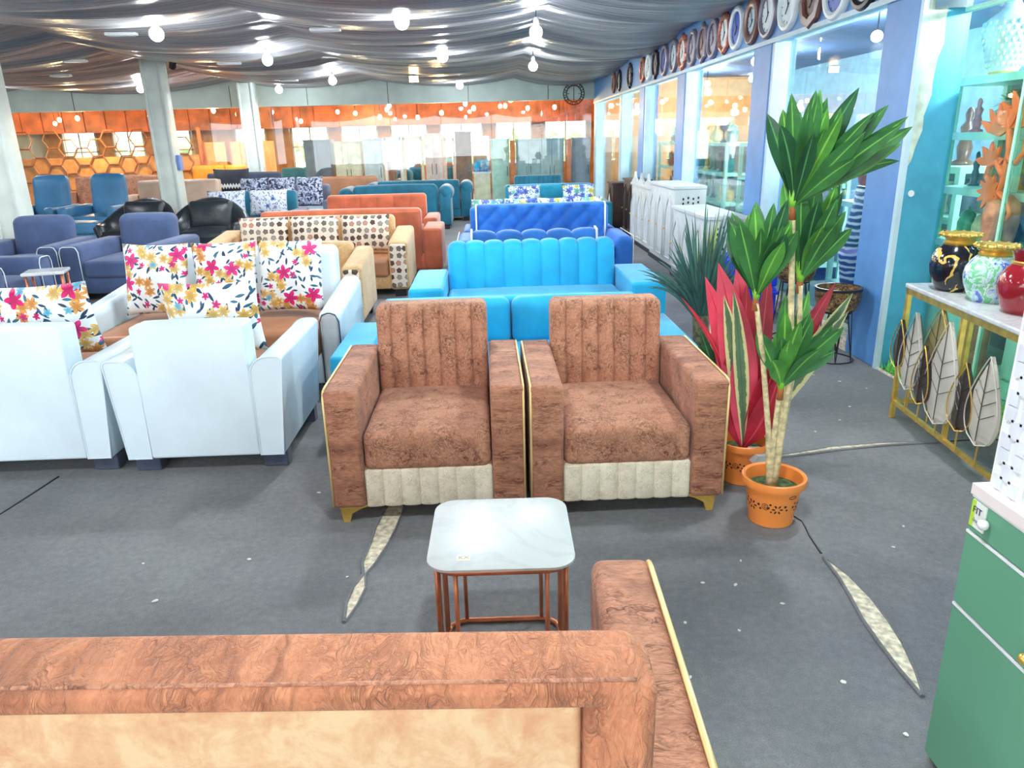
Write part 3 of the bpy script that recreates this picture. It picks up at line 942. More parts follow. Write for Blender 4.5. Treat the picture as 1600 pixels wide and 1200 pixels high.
# ------------------------------------------------------------------ the pair of brown armchairs
AC = dict(aw=.138, ah=.585, sh=.4, bh=.79, bt=.15, z0=.075, ch=7, lean=.1, body='brown', armm='brown_top', skirt='skirt', pip='gold_pipe', legs='gold', ar=.022, btop=.035)
sofa('armchair', 'brown velvet armchair with fluted back, left of the pair, behind the marble table', 'armchair', -.27, 3.105, 0, .8, .73, group='brown velvet armchairs', **AC)
sofa('armchair', 'brown velvet armchair with fluted back, next to the orange plant pots', 'armchair', .545, 3.085, 0, .8, .73, group='brown velvet armchairs', **AC)

# ------------------------------------------------------------------ brown sofa seen from behind at the front of the picture
def back_sofa():
    t = thing('sofa', 'brown velvet sofa seen from behind with a beige marbled panel in its back', 'sofa', (-.72, 1.13, 0), PI - .045)
    w, d = 2.1, .74
    iw, r, f = w / 2 - .13, d / 2, -d / 2
    Bm = M['brown_big']
    MB().soft(-iw, iw, f + .04, r - .02, .08, .27, .015, k=1, m=1).build('frame', M['brown'], t, True)
    for i in range(3):
        a = -iw + 2 * iw / 3 * i + .004
        MB().soft(a, a + 2 * iw / 3 - .008, f + .03, r - .15, .22, .38, .035, (0, 0, .02), k=3, m=6).build('seat_cushion', M['brown'], t, True)
    # padded back: a broad flat top, a shallow rim and a recessed marbled panel
    ln = shear(.03, .4)
    bk = MB().soft(-iw, iw, r - .135, r - .03, .2, .879, .03, (0, .006, .004), k=3, m=8, mx=12, deform=ln).build('backrest', Bm, t, True)
    MB().soft(-iw - .004, iw + .004, r - .09, r, .849, .881, .013, k=3, m=4, mx=10, deform=ln).build('top_rim', Bm, bk, True)
    for s in (-1, 1):
        MB().soft(s * (iw - .04) - .044, s * (iw - .04) + .044, r - .08, r - .001, .1, .863, .016, k=3, m=4, deform=ln).build('side_rim', Bm, bk, True)
    MB().soft(-iw + .086, iw - .086, r - .06, r - .014, .12, .846, .014, (0, .006, 0), k=3, m=6, deform=ln).build('back_panel', M['beige_marbled'], t, True)
    MB().tube([(-iw + .02 + (2 * iw - .04) * i / 20, r - .016 + .45 * .03, .8815) for i in range(21)], .003, 6).build('seam', M['brown'], bk, True)
    for s in (-1, 1):
        x0, x1 = sorted((s * w / 2, s * (w / 2 - .135)))
        o = MB().soft(x0, x1, f, r - .06, .08, .6, .028, k=3, m=3).build('armrest', M['brown_top'], t, True)
        e = s * (w / 2 - .006)
        MB().tube([(e, f + .004, .1), (e, f + .004, .57), (e, f + .02, .594), (e, f + .05, .6), (e, 0, .602), (e, r - .1, .6), (e, r - .07, .59), (e, r - .062, .56), (e, r - .062, .1)], .0065, 6).build('piping', M['gold_pipe'], o, True)
    for sx in (-1, 1):
        for sy in (-1, 1):
            MB().soft(sx * .95 - .03, sx * .95 + .03, sy * .3 - .03, sy * .3 + .03, 0, .085, .008, k=1, m=1).build('leg', M['gold'], t)
back_sofa()

# ------------------------------------------------------------------ white suite with flower pillows
WC = dict(aw=.15, ah=.575, sh=.42, bh=.735, bt=.15, z0=.085, lean=.0, arm='bow', rearpanel='white_leather', body='white_leather', seat='caramel', legs='block', legm='char', btop=.02)
sofa('armchair', 'white leather armchair seen from behind, nearest the brown armchairs', 'armchair', -1.385, 3.71, PI, .82, .78, group='white leather armchairs', **WC)
sofa('armchair', 'white leather armchair seen from behind, cut by the left edge of the picture', 'armchair', -2.235, 3.74, PI, .84, .78, group='white leather armchairs', **WC)
pillow('flower print pillow in the white armchair nearest the brown chairs', 'floral', -1.385, 3.68, .69, .48, .38, .15, .16, PI, group='flower print pillows')
pillow('flower print pillow in the white armchair cut by the left picture edge', 'floral', -2.23, 3.72, .69, .49, .39, .15, .16, PI + .03, roll=.04, group='flower print pillows')
sofa('loveseat', 'white leather loveseat with caramel seat and three flower pillows', 'sofa', -1.73, 4.82, 0, 1.66, .86, aw=.14, ah=.585, sh=.43, bh=.84, bt=.18, ns=2, body='white_leather', seat='caramel', front='silver_leather', pip='dark_pipe', pipfront=True, arm='slope', ar=.05)
for i, (px, r_) in enumerate([(-2.13, .02), (-1.69, -.02), (-1.275, .02)]):
    pillow(['flower print pillow at the left end of the white loveseat', 'flower print pillow in the middle of the white loveseat', 'flower print pillow at the right end of the white loveseat'][i],
           'floral', px, 4.8, .705, .415, .46, .14, .2, 0, r_, group='flower print pillows')

# ------------------------------------------------------------------ turquoise pair
sofa('loveseat', 'low turquoise velvet loveseat right behind the brown armchairs', 'sofa', .13, 4.07, 0, 1.93, .78, aw=.2, ah=.46, sh=.36, bh=.615, nb=2, ns=2, body='turq', ar=.02, lean=.03, btop=.05)
sofa('sofa', 'turquoise velvet sofa with a scalloped fluted back', 'sofa', .34, 5.36, 0, 1.77, .82, aw=.24, ah=.56, sh=.43, bh=.78, ch=9, scallop=1.4, body='turq', ar=.025, lean=.12, bt=.18, btop=.07)

# ------------------------------------------------------------------ royal blue suite
sofa('settee', 'small royal blue settee with scalloped top and white piping, seen from behind', 'sofa', .45, 7.33, PI, 1.26, .66, aw=.03, ah=.3, sh=.4, bh=.7, ch=5, scallop=2.2, body='blue', pipback='white_pipe', lean=.02, btop=.06)
sofa('sofa', 'royal blue sofa with diamond tufted high back and white piped arms', 'sofa', .63, 8.34, 0, 1.9, .84, aw=.2, ah=.5, sh=.42, bh=.81, tuft=.21, body='blue', pip='white_pipe', pipback='white_pipe', ar=.07, lean=.04)
sofa('sofa', 'royal blue sofa standing back to back with the tufted one', 'sofa', .63, 9.22, PI, 1.8, .8, aw=.08, ah=.5, sh=.42, bh=.77, body='blue', lean=.03)
for i in range(4):
    pillow('blue yellow and green flower pillow, %s of the row peeping over the tufted blue back' % ['first', 'second', 'third', 'fourth'][i], 'floral_blue', .03 + i * .4, 9.21, .645, .395, .38, .14, .1, PI, group='flower pillows behind the tufted back')

# ------------------------------------------------------------------ teal sofas beyond
sofa('sofa', 'plain bright teal sofa facing the viewer with a blue flower pillow at each end', 'sofa', 1.05, 12.05, 0, 1.85, .86, aw=.2, ah=.56, sh=.42, bh=.81, body='teal_bright', ns=2)
pillow('blue and green flower pillow at the left end of the bright teal sofa', 'floral_blue', .62, 11.96, .65, .52, .36, .15, .3, .05, group='flower pillows on the teal sofa')
pillow('blue and green flower pillow at the right end of the bright teal sofa', 'floral_blue', 1.48, 11.96, .65, .52, .36, .15, .3, -.05, group='flower pillows on the teal sofa')
sofa('loveseat', 'small teal loveseat farthest along the right aisle before the back glass', 'sofa', 1.05, 14.7, 0, 1.3, .8, aw=.18, ah=.56, sh=.42, bh=.84, ch=10, body='teal')
CH = dict(aw=.22, ah=.72, sh=.42, bh=.8, bt=.2, arm='roll', body='teal', lean=.03, btop=.09)
sofa('chesterfield_sofa', 'dark teal rolled arm sofa seen from behind, plain back', 'sofa', -1.6, 14.0, PI, 1.96, .85, group='dark teal chesterfields', **CH)
sofa('chesterfield_sofa', 'dark teal rolled arm sofa with a line of crystal studs along its back', 'sofa', -1.3, 15.4, PI, 2.04, .85, group='dark teal chesterfields', stud=9, tuft=.2, **CH)

# ------------------------------------------------------------------ rust, tan and beige sofas
sofa('sofa', 'rust orange sofa seen from behind, long low back nearest the patterned pillows', 'sofa', -1.66, 9.06, PI, 2.28, .8, aw=.22, ah=.56, sh=.42, bh=.79, body='rust', rearpanel='rust', lean=0)
sofa('sofa', 'rust orange sofa facing the viewer behind the other rust sofa', 'sofa', -1.52, 10.35, 0, 1.75, .82, aw=.18, ah=.56, sh=.42, bh=.83, body='rust', ns=2, ch=6)
sofa('sofa', 'tan cloth sofa with brown seat and three pentagon print pillows', 'sofa', -1.84, 7.93, 0, 2.08, .86, aw=.2, ah=.6, sh=.38, bh=.76, body='tan', seat='caramel', front='hexprint', ns=2, arm='slope', ar=.04)
for i, px in enumerate((-2.34, -1.81, -1.28)):
    pillow('cream pillow with brown pentagon print, %s on the tan sofa' % ['leftmost', 'middle', 'rightmost'][i], 'hexprint', px, 7.96, .61, .52, .38, .15, .22, 0, group='pentagon print pillows')
sofa('armchair', 'tan textured armchair standing between the white loveseat and the tan sofa', 'armchair', -1.52, 6.5, 0, .95, .8, aw=.17, ah=.58, sh=.42, bh=.66, body='tan', seat='caramel', front='hexprint', arm='slope', ar=.04)

# ------------------------------------------------------------------ left side of the hall
NV = dict(pipfront=True, aw=.22, ah=.58, sh=.42, bh=.82, bt=.2, body='navy', pip='white_pipe', ar=.05, lean=.14, btop=.08)
sofa('armchair', 'navy cloth armchair with white piping, right one of the pair behind the flower pillows', 'armchair', -3.83, 8.2, -.06, 1.08, .95, group='navy armchairs', **NV)
sofa('armchair', 'navy cloth armchair with white piping, left one of the pair', 'armchair', -4.98, 8.25, .04, 1.08, .95, group='navy armchairs', **NV)
sofa('armchair', 'navy cloth armchair cut by the left picture edge, beside the copper side table', 'armchair', -4.62, 6.75, PI / 2, .95, .9, group='navy armchairs', **NV)
def tub(label, x, y, rz):
    t = thing('tub_chair', label, 'armchair', (x, y, 0), rz, 'black leather tub chairs')
    Bm = M['black_leather']
    def shell(r0, r1):
        m = MB()
        prof = []
        n = 36
        for k in range(n + 1):
            a = math.radians(-35 + 250 * k / n)
            hgt = .5 + .3 * max(0, math.sin(a)) ** 1.5
            ring = []
            flare = 1 + .16 * max(0, math.sin(a))
            for (q, zz) in ((r0, .16), (r0 * 1.05, hgt * .7), (r0 * 1.1 * flare, hgt), ((r0 + r1) / 2 * 1.14 * flare, hgt + .035), (r1 * 1.12 * flare, hgt - .02), (r1 * 1.02, hgt * .6), (r1 * .95, .12)):
                ring.append((q * math.cos(a), q * math.sin(a) * .92, zz))
            prof.append(ring)
        L = len(prof[0])
        vs = [v for ring in prof for v in ring]
        fs = [(i * L + j, i * L + (j + 1) % L, (i + 1) * L + (j + 1) % L, (i + 1) * L + j) for i in range(n) for j in range(L)]
        fs += [tuple(range(L)), tuple(n * L + j for j in range(L))[::-1]]
        return m.add(vs, fs)
    shell(.36, .48).build('shell', Bm, t, True)
    MB().soft(-.33, .33, -.4, .28, .2, .44, .08, (0, 0, .04), k=3, m=5).build('seat_cushion', Bm, t, True)
    MB().soft(-.3, .3, .2, .33, .4, .8, .06, (0, .04, 0), k=3, m=5, deform=shear(.2, .4)).build('back_cushion', Bm, t, True)
    MB().ball((0, .215, .62), .018, n=8, m=6).build('button', Bm, t, True)
    MB().lathe([(.3, 0), (.32, .02), (.32, .16)], n=20).build('base', Bm, t, 'auto')
tub('black leather tub chair with buttoned back, right one beside the post', -3.85, 10.5, .1)
tub('black leather tub chair half hidden behind the navy armchair', -4.95, 10.75, -.1)
sofa('sofa', 'teal sofa with two pale flower pillows behind the black tub chairs', 'sofa', -3.75, 12.1, 0, 1.7, .85, aw=.16, ah=.55, sh=.42, bh=.82, body='teal', seat='grey', armm='grey')
pillow('pale grey blue flower pillow on the teal sofa, left one', 'floral_grey', -4.05, 12.0, .67, .6, .4, .16, .25, group='pale flower pillows')
pillow('pale grey blue flower pillow on the teal sofa, right one', 'floral_grey', -3.4, 12.0, .67, .6, .4, .16, .25, group='pale flower pillows')
sofa('sofa', 'grey sofa with three black and white patterned pillows', 'sofa', -3.62, 13.8, 0, 1.85, .85, aw=.16, ah=.58, sh=.44, bh=.82, body='grey', seat='white_leather')
for i, px in enumerate((-4.11, -3.62, -3.13)):
    pillow('black and white patterned pillow on the grey sofa, %s' % ['left', 'middle', 'right'][i], 'mono', px, 13.7, .735, .48, .5, .16, .2, 0, group='black and white pillows')
for i in range(2):
    sofa('recliner', 'blue leather recliner with high puffed back, %s' % ['nearer the first post', 'the one beside the tan sofa'][i], 'armchair', -7.5 + i * .98, 13.0, 0, .92, 1.0, aw=.16, ah=.64, sh=.48, bh=1.12, bt=.22, nb=1, body='blue_leather', ar=.06, lean=.18, btop=.1, group='blue leather recliners')
sofa('recliner', 'blue leather recliner cut by the left picture edge behind the first post', 'armchair', -7.6, 11.0, .2, 1.0, 1.0, aw=.2, ah=.62, sh=.46, bh=.95, bt=.22, body='blue_leather', ar=.06, lean=.18, btop=.1, group='blue leather recliners')
sofa('ottoman_bench', 'low blue leather bench in front of the blue recliners', 'bench', -6.6, 11.9, 0, 1.7, .55, aw=.12, ah=.5, sh=.46, bh=.5, bt=.1, body='blue_leather', ar=.04, lean=0)
sofa('sofa', 'pinkish tan leather sofa behind the post with the switch box', 'sofa', -5.95, 14.7, 0, 1.95, .9, aw=.2, ah=.68, sh=.46, bh=.93, bt=.2, nb=2, body='tan_leather', ar=.05)
sofa('sofa', 'charcoal sofa with a zigzag pillow in front of the orange sofa', 'sofa', -5.2, 16.4, 0, 2.0, .9, aw=.2, ah=.7, sh=.48, bh=.98, body='char', ar=.05)
pillow('black pillow with a white zigzag band on the charcoal sofa', 'zigzag', -5.3, 16.2, .84, .75, .5, .18, .25, 0)
sofa('sofa', 'brown sofa seen from behind against the back glass', 'sofa', -3.15, 17.15, PI, 1.9, .8, aw=.15, ah=.6, sh=.42, bh=.84, body='caramel', lean=0)
sofa('sofa', 'dark brown patterned sofa behind the blue recliners', 'sofa', -7.6, 15.8, 0, 2.2, .9, aw=.2, ah=.7, sh=.46, bh=1.0, body='brown', seat='caramel')
sofa('sofa', 'orange leather sofa behind the back glass', 'sofa', -6.55, 19.3, 0, 1.95, .9, aw=.15, ah=.72, sh=.5, bh=1.08, nb=2, ns=2, body='orange_leather', ar=.06)
sofa('sofa', 'orange leather sofa deeper in the back showroom near the hexagon screen', 'sofa', -9.4, 20.6, 0, 2.2, .9, aw=.15, ah=.7, sh=.5, bh=1.0, nb=2, ns=2, body='orange_leather', ar=.06)
sofa('sofa', 'dark teal sofa behind the back glass right of the third post', 'sofa', -4.85, 19.9, 0, 1.2, .9, aw=.15, ah=.7, sh=.5, bh=.96, body='teal')
# ------------------------------------------------------------------ tables
def rrect(hx, hy, r, n=8):
    p = []
    for cx, cy, a0 in ((hx - r, hy - r, 0), (-hx + r, hy - r, 90), (-hx + r, -hy + r, 180), (hx - r, -hy + r, 270)):
        for k in range(n + 1):
            a = math.radians(a0 + 90 * k / n)
            p.append((cx + r * math.cos(a), cy + r * math.sin(a)))
    return p
M['marble'] = marble('white_marble', (190, 195, 193), (172, 178, 178), 3.0, .35)
M['marble_grey'] = marble('grey_marble', (212, 214, 214), (180, 182, 186), 8.0, 0.12)
def text(body, size, mat, parent, loc, rot, depth=.0004, name='lettering'):
    cu = D.curves.new(name, 'FONT')
    cu.body = body
    cu.size = size
    cu.extrude = depth
    cu.align_x = 'CENTER'
    cu.align_y = 'CENTER'
    cu.materials.append(mat)
    tmp = D.objects.new(name, cu)
    C.objects.link(tmp)
    bpy.context.view_layer.update()
    me = D.meshes.new_from_object(tmp.evaluated_get(bpy.context.evaluated_depsgraph_get()))
    D.objects.remove(tmp)
    me.name = name
    if not me.materials:
        me.materials.append(mat)
    o = D.objects.new(name, me)
    C.objects.link(o)
    o.parent = parent
    o.location = loc
    o.rotation_euler = rot
    return o
def coffee_table():
    t = thing('coffee_table', 'small white marble top table on copper rods, before the brown armchairs', 'table', (.012, 1.875, 0), -.02)
    hz = .44
    m = MB()
    p = rrect(.2, .2, .065)
    q = rrect(.194, .194, .06)
    n = len(p)
    vs = [(x, y, hz - .014) for x, y in q] + [(x, y, hz - .010) for x, y in p] + [(x, y, hz - .003) for x, y in p] + [(x, y, hz) for x, y in q]
    fs = [(k * n + i, k * n + (i + 1) % n, (k + 1) * n + (i + 1) % n, (k + 1) * n + i) for k in range(3) for i in range(n)] + [tuple(range(n))[::-1], tuple(3 * n + i for i in range(n))]
    top = m.add(vs, fs).build('table_top', M['marble'], t, 'auto')
    st = MB().box(-.118, -.082, -.158, -.13, hz, hz + .0008).build('sticker', plain('sticker_paper', (214, 208, 190), .6), top)
    text('KX', .022, plain('sticker_ink', (150, 146, 130), .6), top, (-.1, -.144, hz + .001), (0, 0, 0))
    for z, nm in ((.009, 'base_ring'), (hz - .024, 'top_ring')):
        MB().tube([(x, y, z) for x, y in rrect(.178, .178, .055, 3)], .009, 8, True).build(nm, M['copper'], t, True)
    for sx in (-1, 1):
        for sy in (-1, 1):
            for dx, dy in ((.0, .056), (.056, 0), (.0, .1)):
                x, y = sx * (.178 - dx), sy * (.178 - dy)
                MB().tube([(x, y, .01), (x, y, hz - .02)], .0062, 8).build('rod', M['copper'], t, True)
coffee_table()
t = thing('side_table', 'low side table with striped pale top and copper legs beside the navy armchairs', 'table', (-3.95, 6.72, 0), .3)
MB().soft(-.17, .17, -.14, .14, .47, .5, .01, k=1, m=1).build('table_top', M['marble_grey'], t)
for sx in (-1, 1):
    for sy in (-1, 1):
        MB().tube([(sx * .14, sy * .11, 0), (sx * .14, sy * .11, .47)], .012, 8).build('leg', M['copper'], t, True)

# ------------------------------------------------------------------ gold console with metal leaves
t = thing('console_table', 'gold framed console table with grey marble top and metal leaf panels under it', 'table', (2.325, 3.2, 0), -.1)
CX0, CX1, CY = -.19, .17, .52
MB().soft(CX0 - .01, CX1, -CY, CY, .722, .745, .006, k=1, m=1).build('table_top', M['marble_grey'], t)
for x in (CX0, CX1 - .025):
    for y in (-CY, CY - .025):
        MB().soft(x, x + .025, y, y + .025, 0, .722, .003, k=1, m=1).build('leg', M['gold'], t)
    MB().box(x, x + .025, -CY, CY, .69, .722).build('top_rail', M['gold'], t)
    MB().box(x, x + .02, -CY, CY, .085, .105).build('bottom_rail', M['gold'], t)
for y in (-CY, CY - .02):
    MB().box(CX0, CX1, y, y + .02, .085, .105).build('end_rail', M['gold'], t)
MB().box(CX0, CX0 + .02, -.06, -.04, .1, .7).build('post', M['gold'], t)
LM = {'d': plain('bronze_leaf', (92, 84, 78), .35, .6), 's': plain('silver_leaf', (206, 202, 190), .45, .15), 'k': plain('olive_leaf', (176, 164, 110), .4, .5), 'g': plain('grey_leaf', (150, 150, 146), .4, .4)}
def metal_leaf(y, z0, z1, w, kind, dx):
    x = CX0 + dx
    n = 14
    prof = [(i / n, math.sin(PI * (i / n) ** .62) ** .9) for i in range(n + 1)]
    w *= 1.22
    L = []
    for s, ww in prof:
        L.append((s, w / 2 * ww))
    m = MB()
    for k in range(2):
        vs = [(x + k * .004 - .012 * (1 - abs(u)), y + u * ww, z0 + (z1 - z0) * s) for s, ww in L for u in (-1, 0, 1)]
        m.add(vs, [(i * 3 + j, i * 3 + j + 1, i * 3 + j + 4, i * 3 + j + 3) for i in range(n) for j in range(2)])
    o = m.build('leaf', LM[kind], t)
    pth = [(x - .013, y + u * ww, z0 + (z1 - z0) * s) for s, ww in L for u in (-1,)] + [(x - .013, y + ww, z0 + (z1 - z0) * s) for s, ww in reversed(L)]
    MB().tube(pth, .003, 5).build('rim', M['gold'] if kind != 's' else LM['s'], o)
    MB().tube([(x - .015, y, z0 + .02), (x - .015, y, z1 - .03)], .002, 5).build('midrib', LM['d'], o)
    for q in (.3, .45, .6):
        zz = z0 + (z1 - z0) * q
        for s in (-1, 1):
            MB().tube([(x - .014, y, zz), (x - .004, y + s * w * .34, zz + .05)], .0015, 4).build('vein', LM['d'], o)
    MB().tube([(x, y, .1), (x, y, z0 + .01)], .004, 6).build('stalk', M['gold'], o)
for a in [(.47, .3, .56, .13, 'd', -.012), (.39, .28, .6, .13, 'g', .03), (.33, .22, .63, .19, 's', -.01), (.17, .28, .69, .24, 'k', .03), (.17, .2, .5, .14, 'd', -.02), (.0, .16, .66, .24, 's', -.012), (-.19, .2, .52, .17, 'd', -.01), (-.36, .2, .6, .2, 's', -.01)]:
    metal_leaf(*a)

# ------------------------------------------------------------------ vases
def streaks(name, base, line, scale, lo, hi, rough=.12, blot=None):
    g = G(name)
    o = g.obj()
    w = g.n('TexWave', {'Vector': o, 'Scale': scale, 'Distortion': 9.0, 'Detail': 3.0, 'Detail Scale': 1.4}).outputs['Fac']
    m = g.math('MULTIPLY', g.math('GREATER_THAN', w, lo), g.math('GREATER_THAN', g.noise(o, 9.0, 2), hi))
    b = base
    if blot:
        b = g.ramp(g.noise(o, 16.0, 4, .6, 1.0), blot, 'CONSTANT')
    return g.pbr(g.mix(m, b, line), rough, coat=.5)
M['vase_black'] = streaks('black_gold_glaze', (26, 26, 36), (224, 184, 92), 5.0, .93, .46)
M['vase_blue'] = streaks('blue_flower_glaze', (200, 226, 226), (240, 244, 244), 7.0, .95, .5, blot=[(0, (90, 120, 200)), (.4, (176, 206, 230)), (.47, (206, 236, 226)), (.53, (120, 206, 150)), (.62, (196, 226, 220))])
M['vase_red'] = plain('dark_red_glaze', (150, 28, 42), .1, coat=.6, var=.05)
def vase(label, x, y, z, r, h, mat, collar='gold', group=None):
    t = thing('vase', label, 'vase', (x, y, z), 0, group)
    k = h * .8
    MB().lathe([(r * .62, 0), (r * .66, .004), (r * .78, k * .14), (r * .95, k * .38), (r, k * .56), (r * .95, k * .74), (r * .78, k * .9), (r * .6, k)], n=32).build('body', M[mat], t, 'auto')
    if collar == 'gold':
        MB().lathe([(r * .55, k - .002), (r * .6, k + h * .03), (r * .52, k + h * .07), (r * .56, k + h * .11), (r * .72, k + h * .15), (r * .74, h * .97), (r * .66, h), (r * .5, h * .96), (r * .4, k)], n=32, cap=False).build('collar', M['gold'], t, 'auto')
        for i in range(14):
            a = 2 * PI * i / 14
            MB().ball((r * .72 * math.cos(a), r * .72 * math.sin(a), h * .975), r * .09, n=8, m=5).build('bead', M['gold'], t, True)
    else:
        MB().lathe([(r * .6, k - .002), (r * .66, k + h * .04), (r * .6, k + h * .06)], n=32, cap=False).build('gold_band', M['gold'], t, 'auto')
        MB().lathe([(r * .58, k + h * .05), (r * .62, k + h * .12), (r * .7, h), (r * .6, h * .985), (r * .45, k)], n=32, cap=False).build('lip', M[mat], t, 'auto')
    return t
vase('round black vase with gold streaks and a gold collar on the console', 2.3, 3.53, .745, .12, .28, 'vase_black')
vase('blue and green flowered round vase with gold collar on the console', 2.305, 3.27, .745, .118, .26, 'vase_blue')
vase('dark red glossy vase with gold band on the console, next to the flowered vase', 2.29, 3.02, .745, .112, .26, 'vase_red', 'band', 'dark red vases')
vase('dark red glossy vase with gold band on the console, nearest the white lattice board', 2.33, 2.785, .745, .112, .26, 'vase_red', 'band', 'dark red vases')

# ------------------------------------------------------------------ green dresser at the right edge
M['sage'] = plain('sage_green_lacquer', (98, 158, 128), .35, var=.025, scale=2)
M['pink_white'] = plain('pinkish_white_edge', (226, 216, 214), .35, var=.03)
t = thing('dresser', 'sage green dresser with drawers and white lattice side board at the right edge', 'dresser', (1.06, 1.43, 0))
MB().box(.012, .5, -1.1, -.002, 0, .74).build('carcass', M['sage'], t)
MB().box(-.008, .5, -1.1, .004, .735, .76).build('top', M['pink_white'], t)
for z0, z1 in ((.652, .732), (.462, .645), (.02, .455)):
    dw = MB().box(-.004, .014, -1.1, .0, z0, z1).build('drawer', M['sage'], t)
    MB().box(-.0055, .0, -1.1, .0, z1 - .003, z1 + .003).build('edge_strip', M['white'], dw)
    kn = MB()
    kn.ball((-.016, -.062 if z0 > .6 else -.245, (z0 + z1) / 2 if z0 > .6 else z0 + .03), .012, n=12, m=8)
    kn.build('knob', M['white'] if z0 > .6 else M['gold'], dw, True)
lb = MB().box(-.0065, -.004, -.052, -.006, .664, .726).build('label_card', plain('label_card', (220, 226, 220), .5), t)
MB().box(-.0072, -.0064, -.018, -.006, .664, .726).build('green_stripe', plain('label_green', (176, 212, 60), .5), lb)
text('FIT', .022, plain('label_ink', (56, 60, 90), .5), lb, (-.0075, -.026, .705), (PI / 2, 0, -PI / 2))
text('doo', .014, plain('label_grey', (150, 156, 156), .5), lb, (-.0075, -.026, .682), (PI / 2, 0, -PI / 2))
# lattice board: pale plate with raised interlocking blocks
lat = MB().box(.022, .05, -.105, -.008, .76, 2.0).build('lattice_board', M['white'], t)
M['lattice_grey'] = plain('lattice_grey', (206, 213, 222), .4)
for i in range(13):
    zc = .81 + i * .095
    for dy, dz, hy, hz in ((0, 0, .016, .02), (.022, .03, .013, .016), (-.022, .03, .013, .016), (.022, -.03, .013, .016), (-.022, -.03, .013, .016)):
        MB().box(.017, .023, -.056 + dy - hy, -.056 + dy + hy, zc + dz - hz, zc + dz + hz).build('lattice_block', M['lattice_grey'], lat)
MB().box(.05, .48, -.03, -.004, .76, 2.0).build('green_side', M['sage'], t)
MB().box(.05, .07, -1.0, -.03, .78, 2.0).build('mirror_panel', M['sage'], t)

# ------------------------------------------------------------------ plants
M['leaf_green'] = leafmat('dracaena_leaf', (74, 138, 76), (126, 196, 92), .42, .06)
M['leaf_light'] = leafmat('young_leaf', (98, 172, 74), (150, 214, 96), .42, .09)
M['leaf_deep'] = leafmat('deep_leaf', (52, 106, 68), (100, 168, 98), .45, .06)
M['leaf_red'] = leafmat('red_leaf', (240, 88, 112), (200, 52, 78), .42, .05, .06)
M['leaf_crimson'] = leafmat('crimson_leaf', (206, 50, 70), (226, 84, 104), .42, .06, .1)
M['leaf_cream'] = leafmat('variegated_leaf', (112, 140, 104), (84, 120, 92), .42, .06, .1, (228, 222, 164))
M['leaf_yucca'] = leafmat('yucca_leaf', (66, 108, 100), (84, 128, 116), .45, .1)
M['leaf_olive'] = leafmat('olive_yucca_leaf', (156, 174, 84), (180, 194, 110), .45, .1)
M['lime'] = plain('lime_neck', (140, 206, 70), .5, var=.1)
M['stem'] = plain('pale_stem', (212, 194, 150), .7, var=.16, scale=45)
M['husk'] = plain('brown_husk', (168, 100, 56), .7, var=.2)
M['terracotta'] = plain('orange_plastic', (255, 150, 70), .4, var=.02)
M['pot_dark'] = plain('dark_print', (66, 40, 34), .5)
M['soil'] = plain('mossy_soil', (62, 84, 50), .9, var=.4, scale=60)
def blade(parent, base, tip, w, mat, bend=(0, 0, 0), fold=.18, n=9, name='leaf', side=None, peak=.45):
    B, T = Vector(base), Vector(tip)
    Q = (B + T) / 2 + Vector(bend)
    axis = (T - B).normalized()
    view = Vector(side) if side else Vector((0, -1, 0))
    vs, uvs = [], []
    for i in range(n + 1):
        s = i / n
        P = B * (1 - s) ** 2 + Q * 2 * s * (1 - s) + T * s * s
        tan = ((Q - B) * (1 - s) + (T - Q) * s).normalized()
        wd = tan.cross(view)
        if wd.length < .1:
            wd = tan.cross(Vector((.7, .7, 0)))
        wd.normalize()
        nrm = wd.cross(tan)
        e = math.log(.5) / math.log(peak)
        ww = w / 2 * (math.sin(PI * min(.999, max(.02, s)) ** e) ** (.85 if s > peak else 1.1) * .9 + .1 * (1 - s))
        for u in (-1, -.5, 0, .5, 1):
            vs.append(P + wd * ww * u + nrm * (fold * ww * abs(u) + .05 * ww * math.sin(7 * s + u)))
            uvs.append((u / 2 + .5, s))
    fs = [(i * 5 + j, i * 5 + j + 1, i * 5 + j + 6, i * 5 + j + 5) for i in range(n) for j in range(4)]
    me = D.meshes.new(name)
    me.from_pydata([tuple(v) for v in vs], [], fs)
    ul = me.uv_layers.new(name='UVMap')
    for p in me.polygons:
        for li in p.loop_indices:
            ul.data[li].uv = uvs[me.loops[li].vertex_index]
    me.polygons.foreach_set('use_smooth', [True] * len(me.polygons))
    me.materials.append(M[mat])
    o = D.objects.new(name, me)
    C.objects.link(o)
    o.parent = parent
    return o
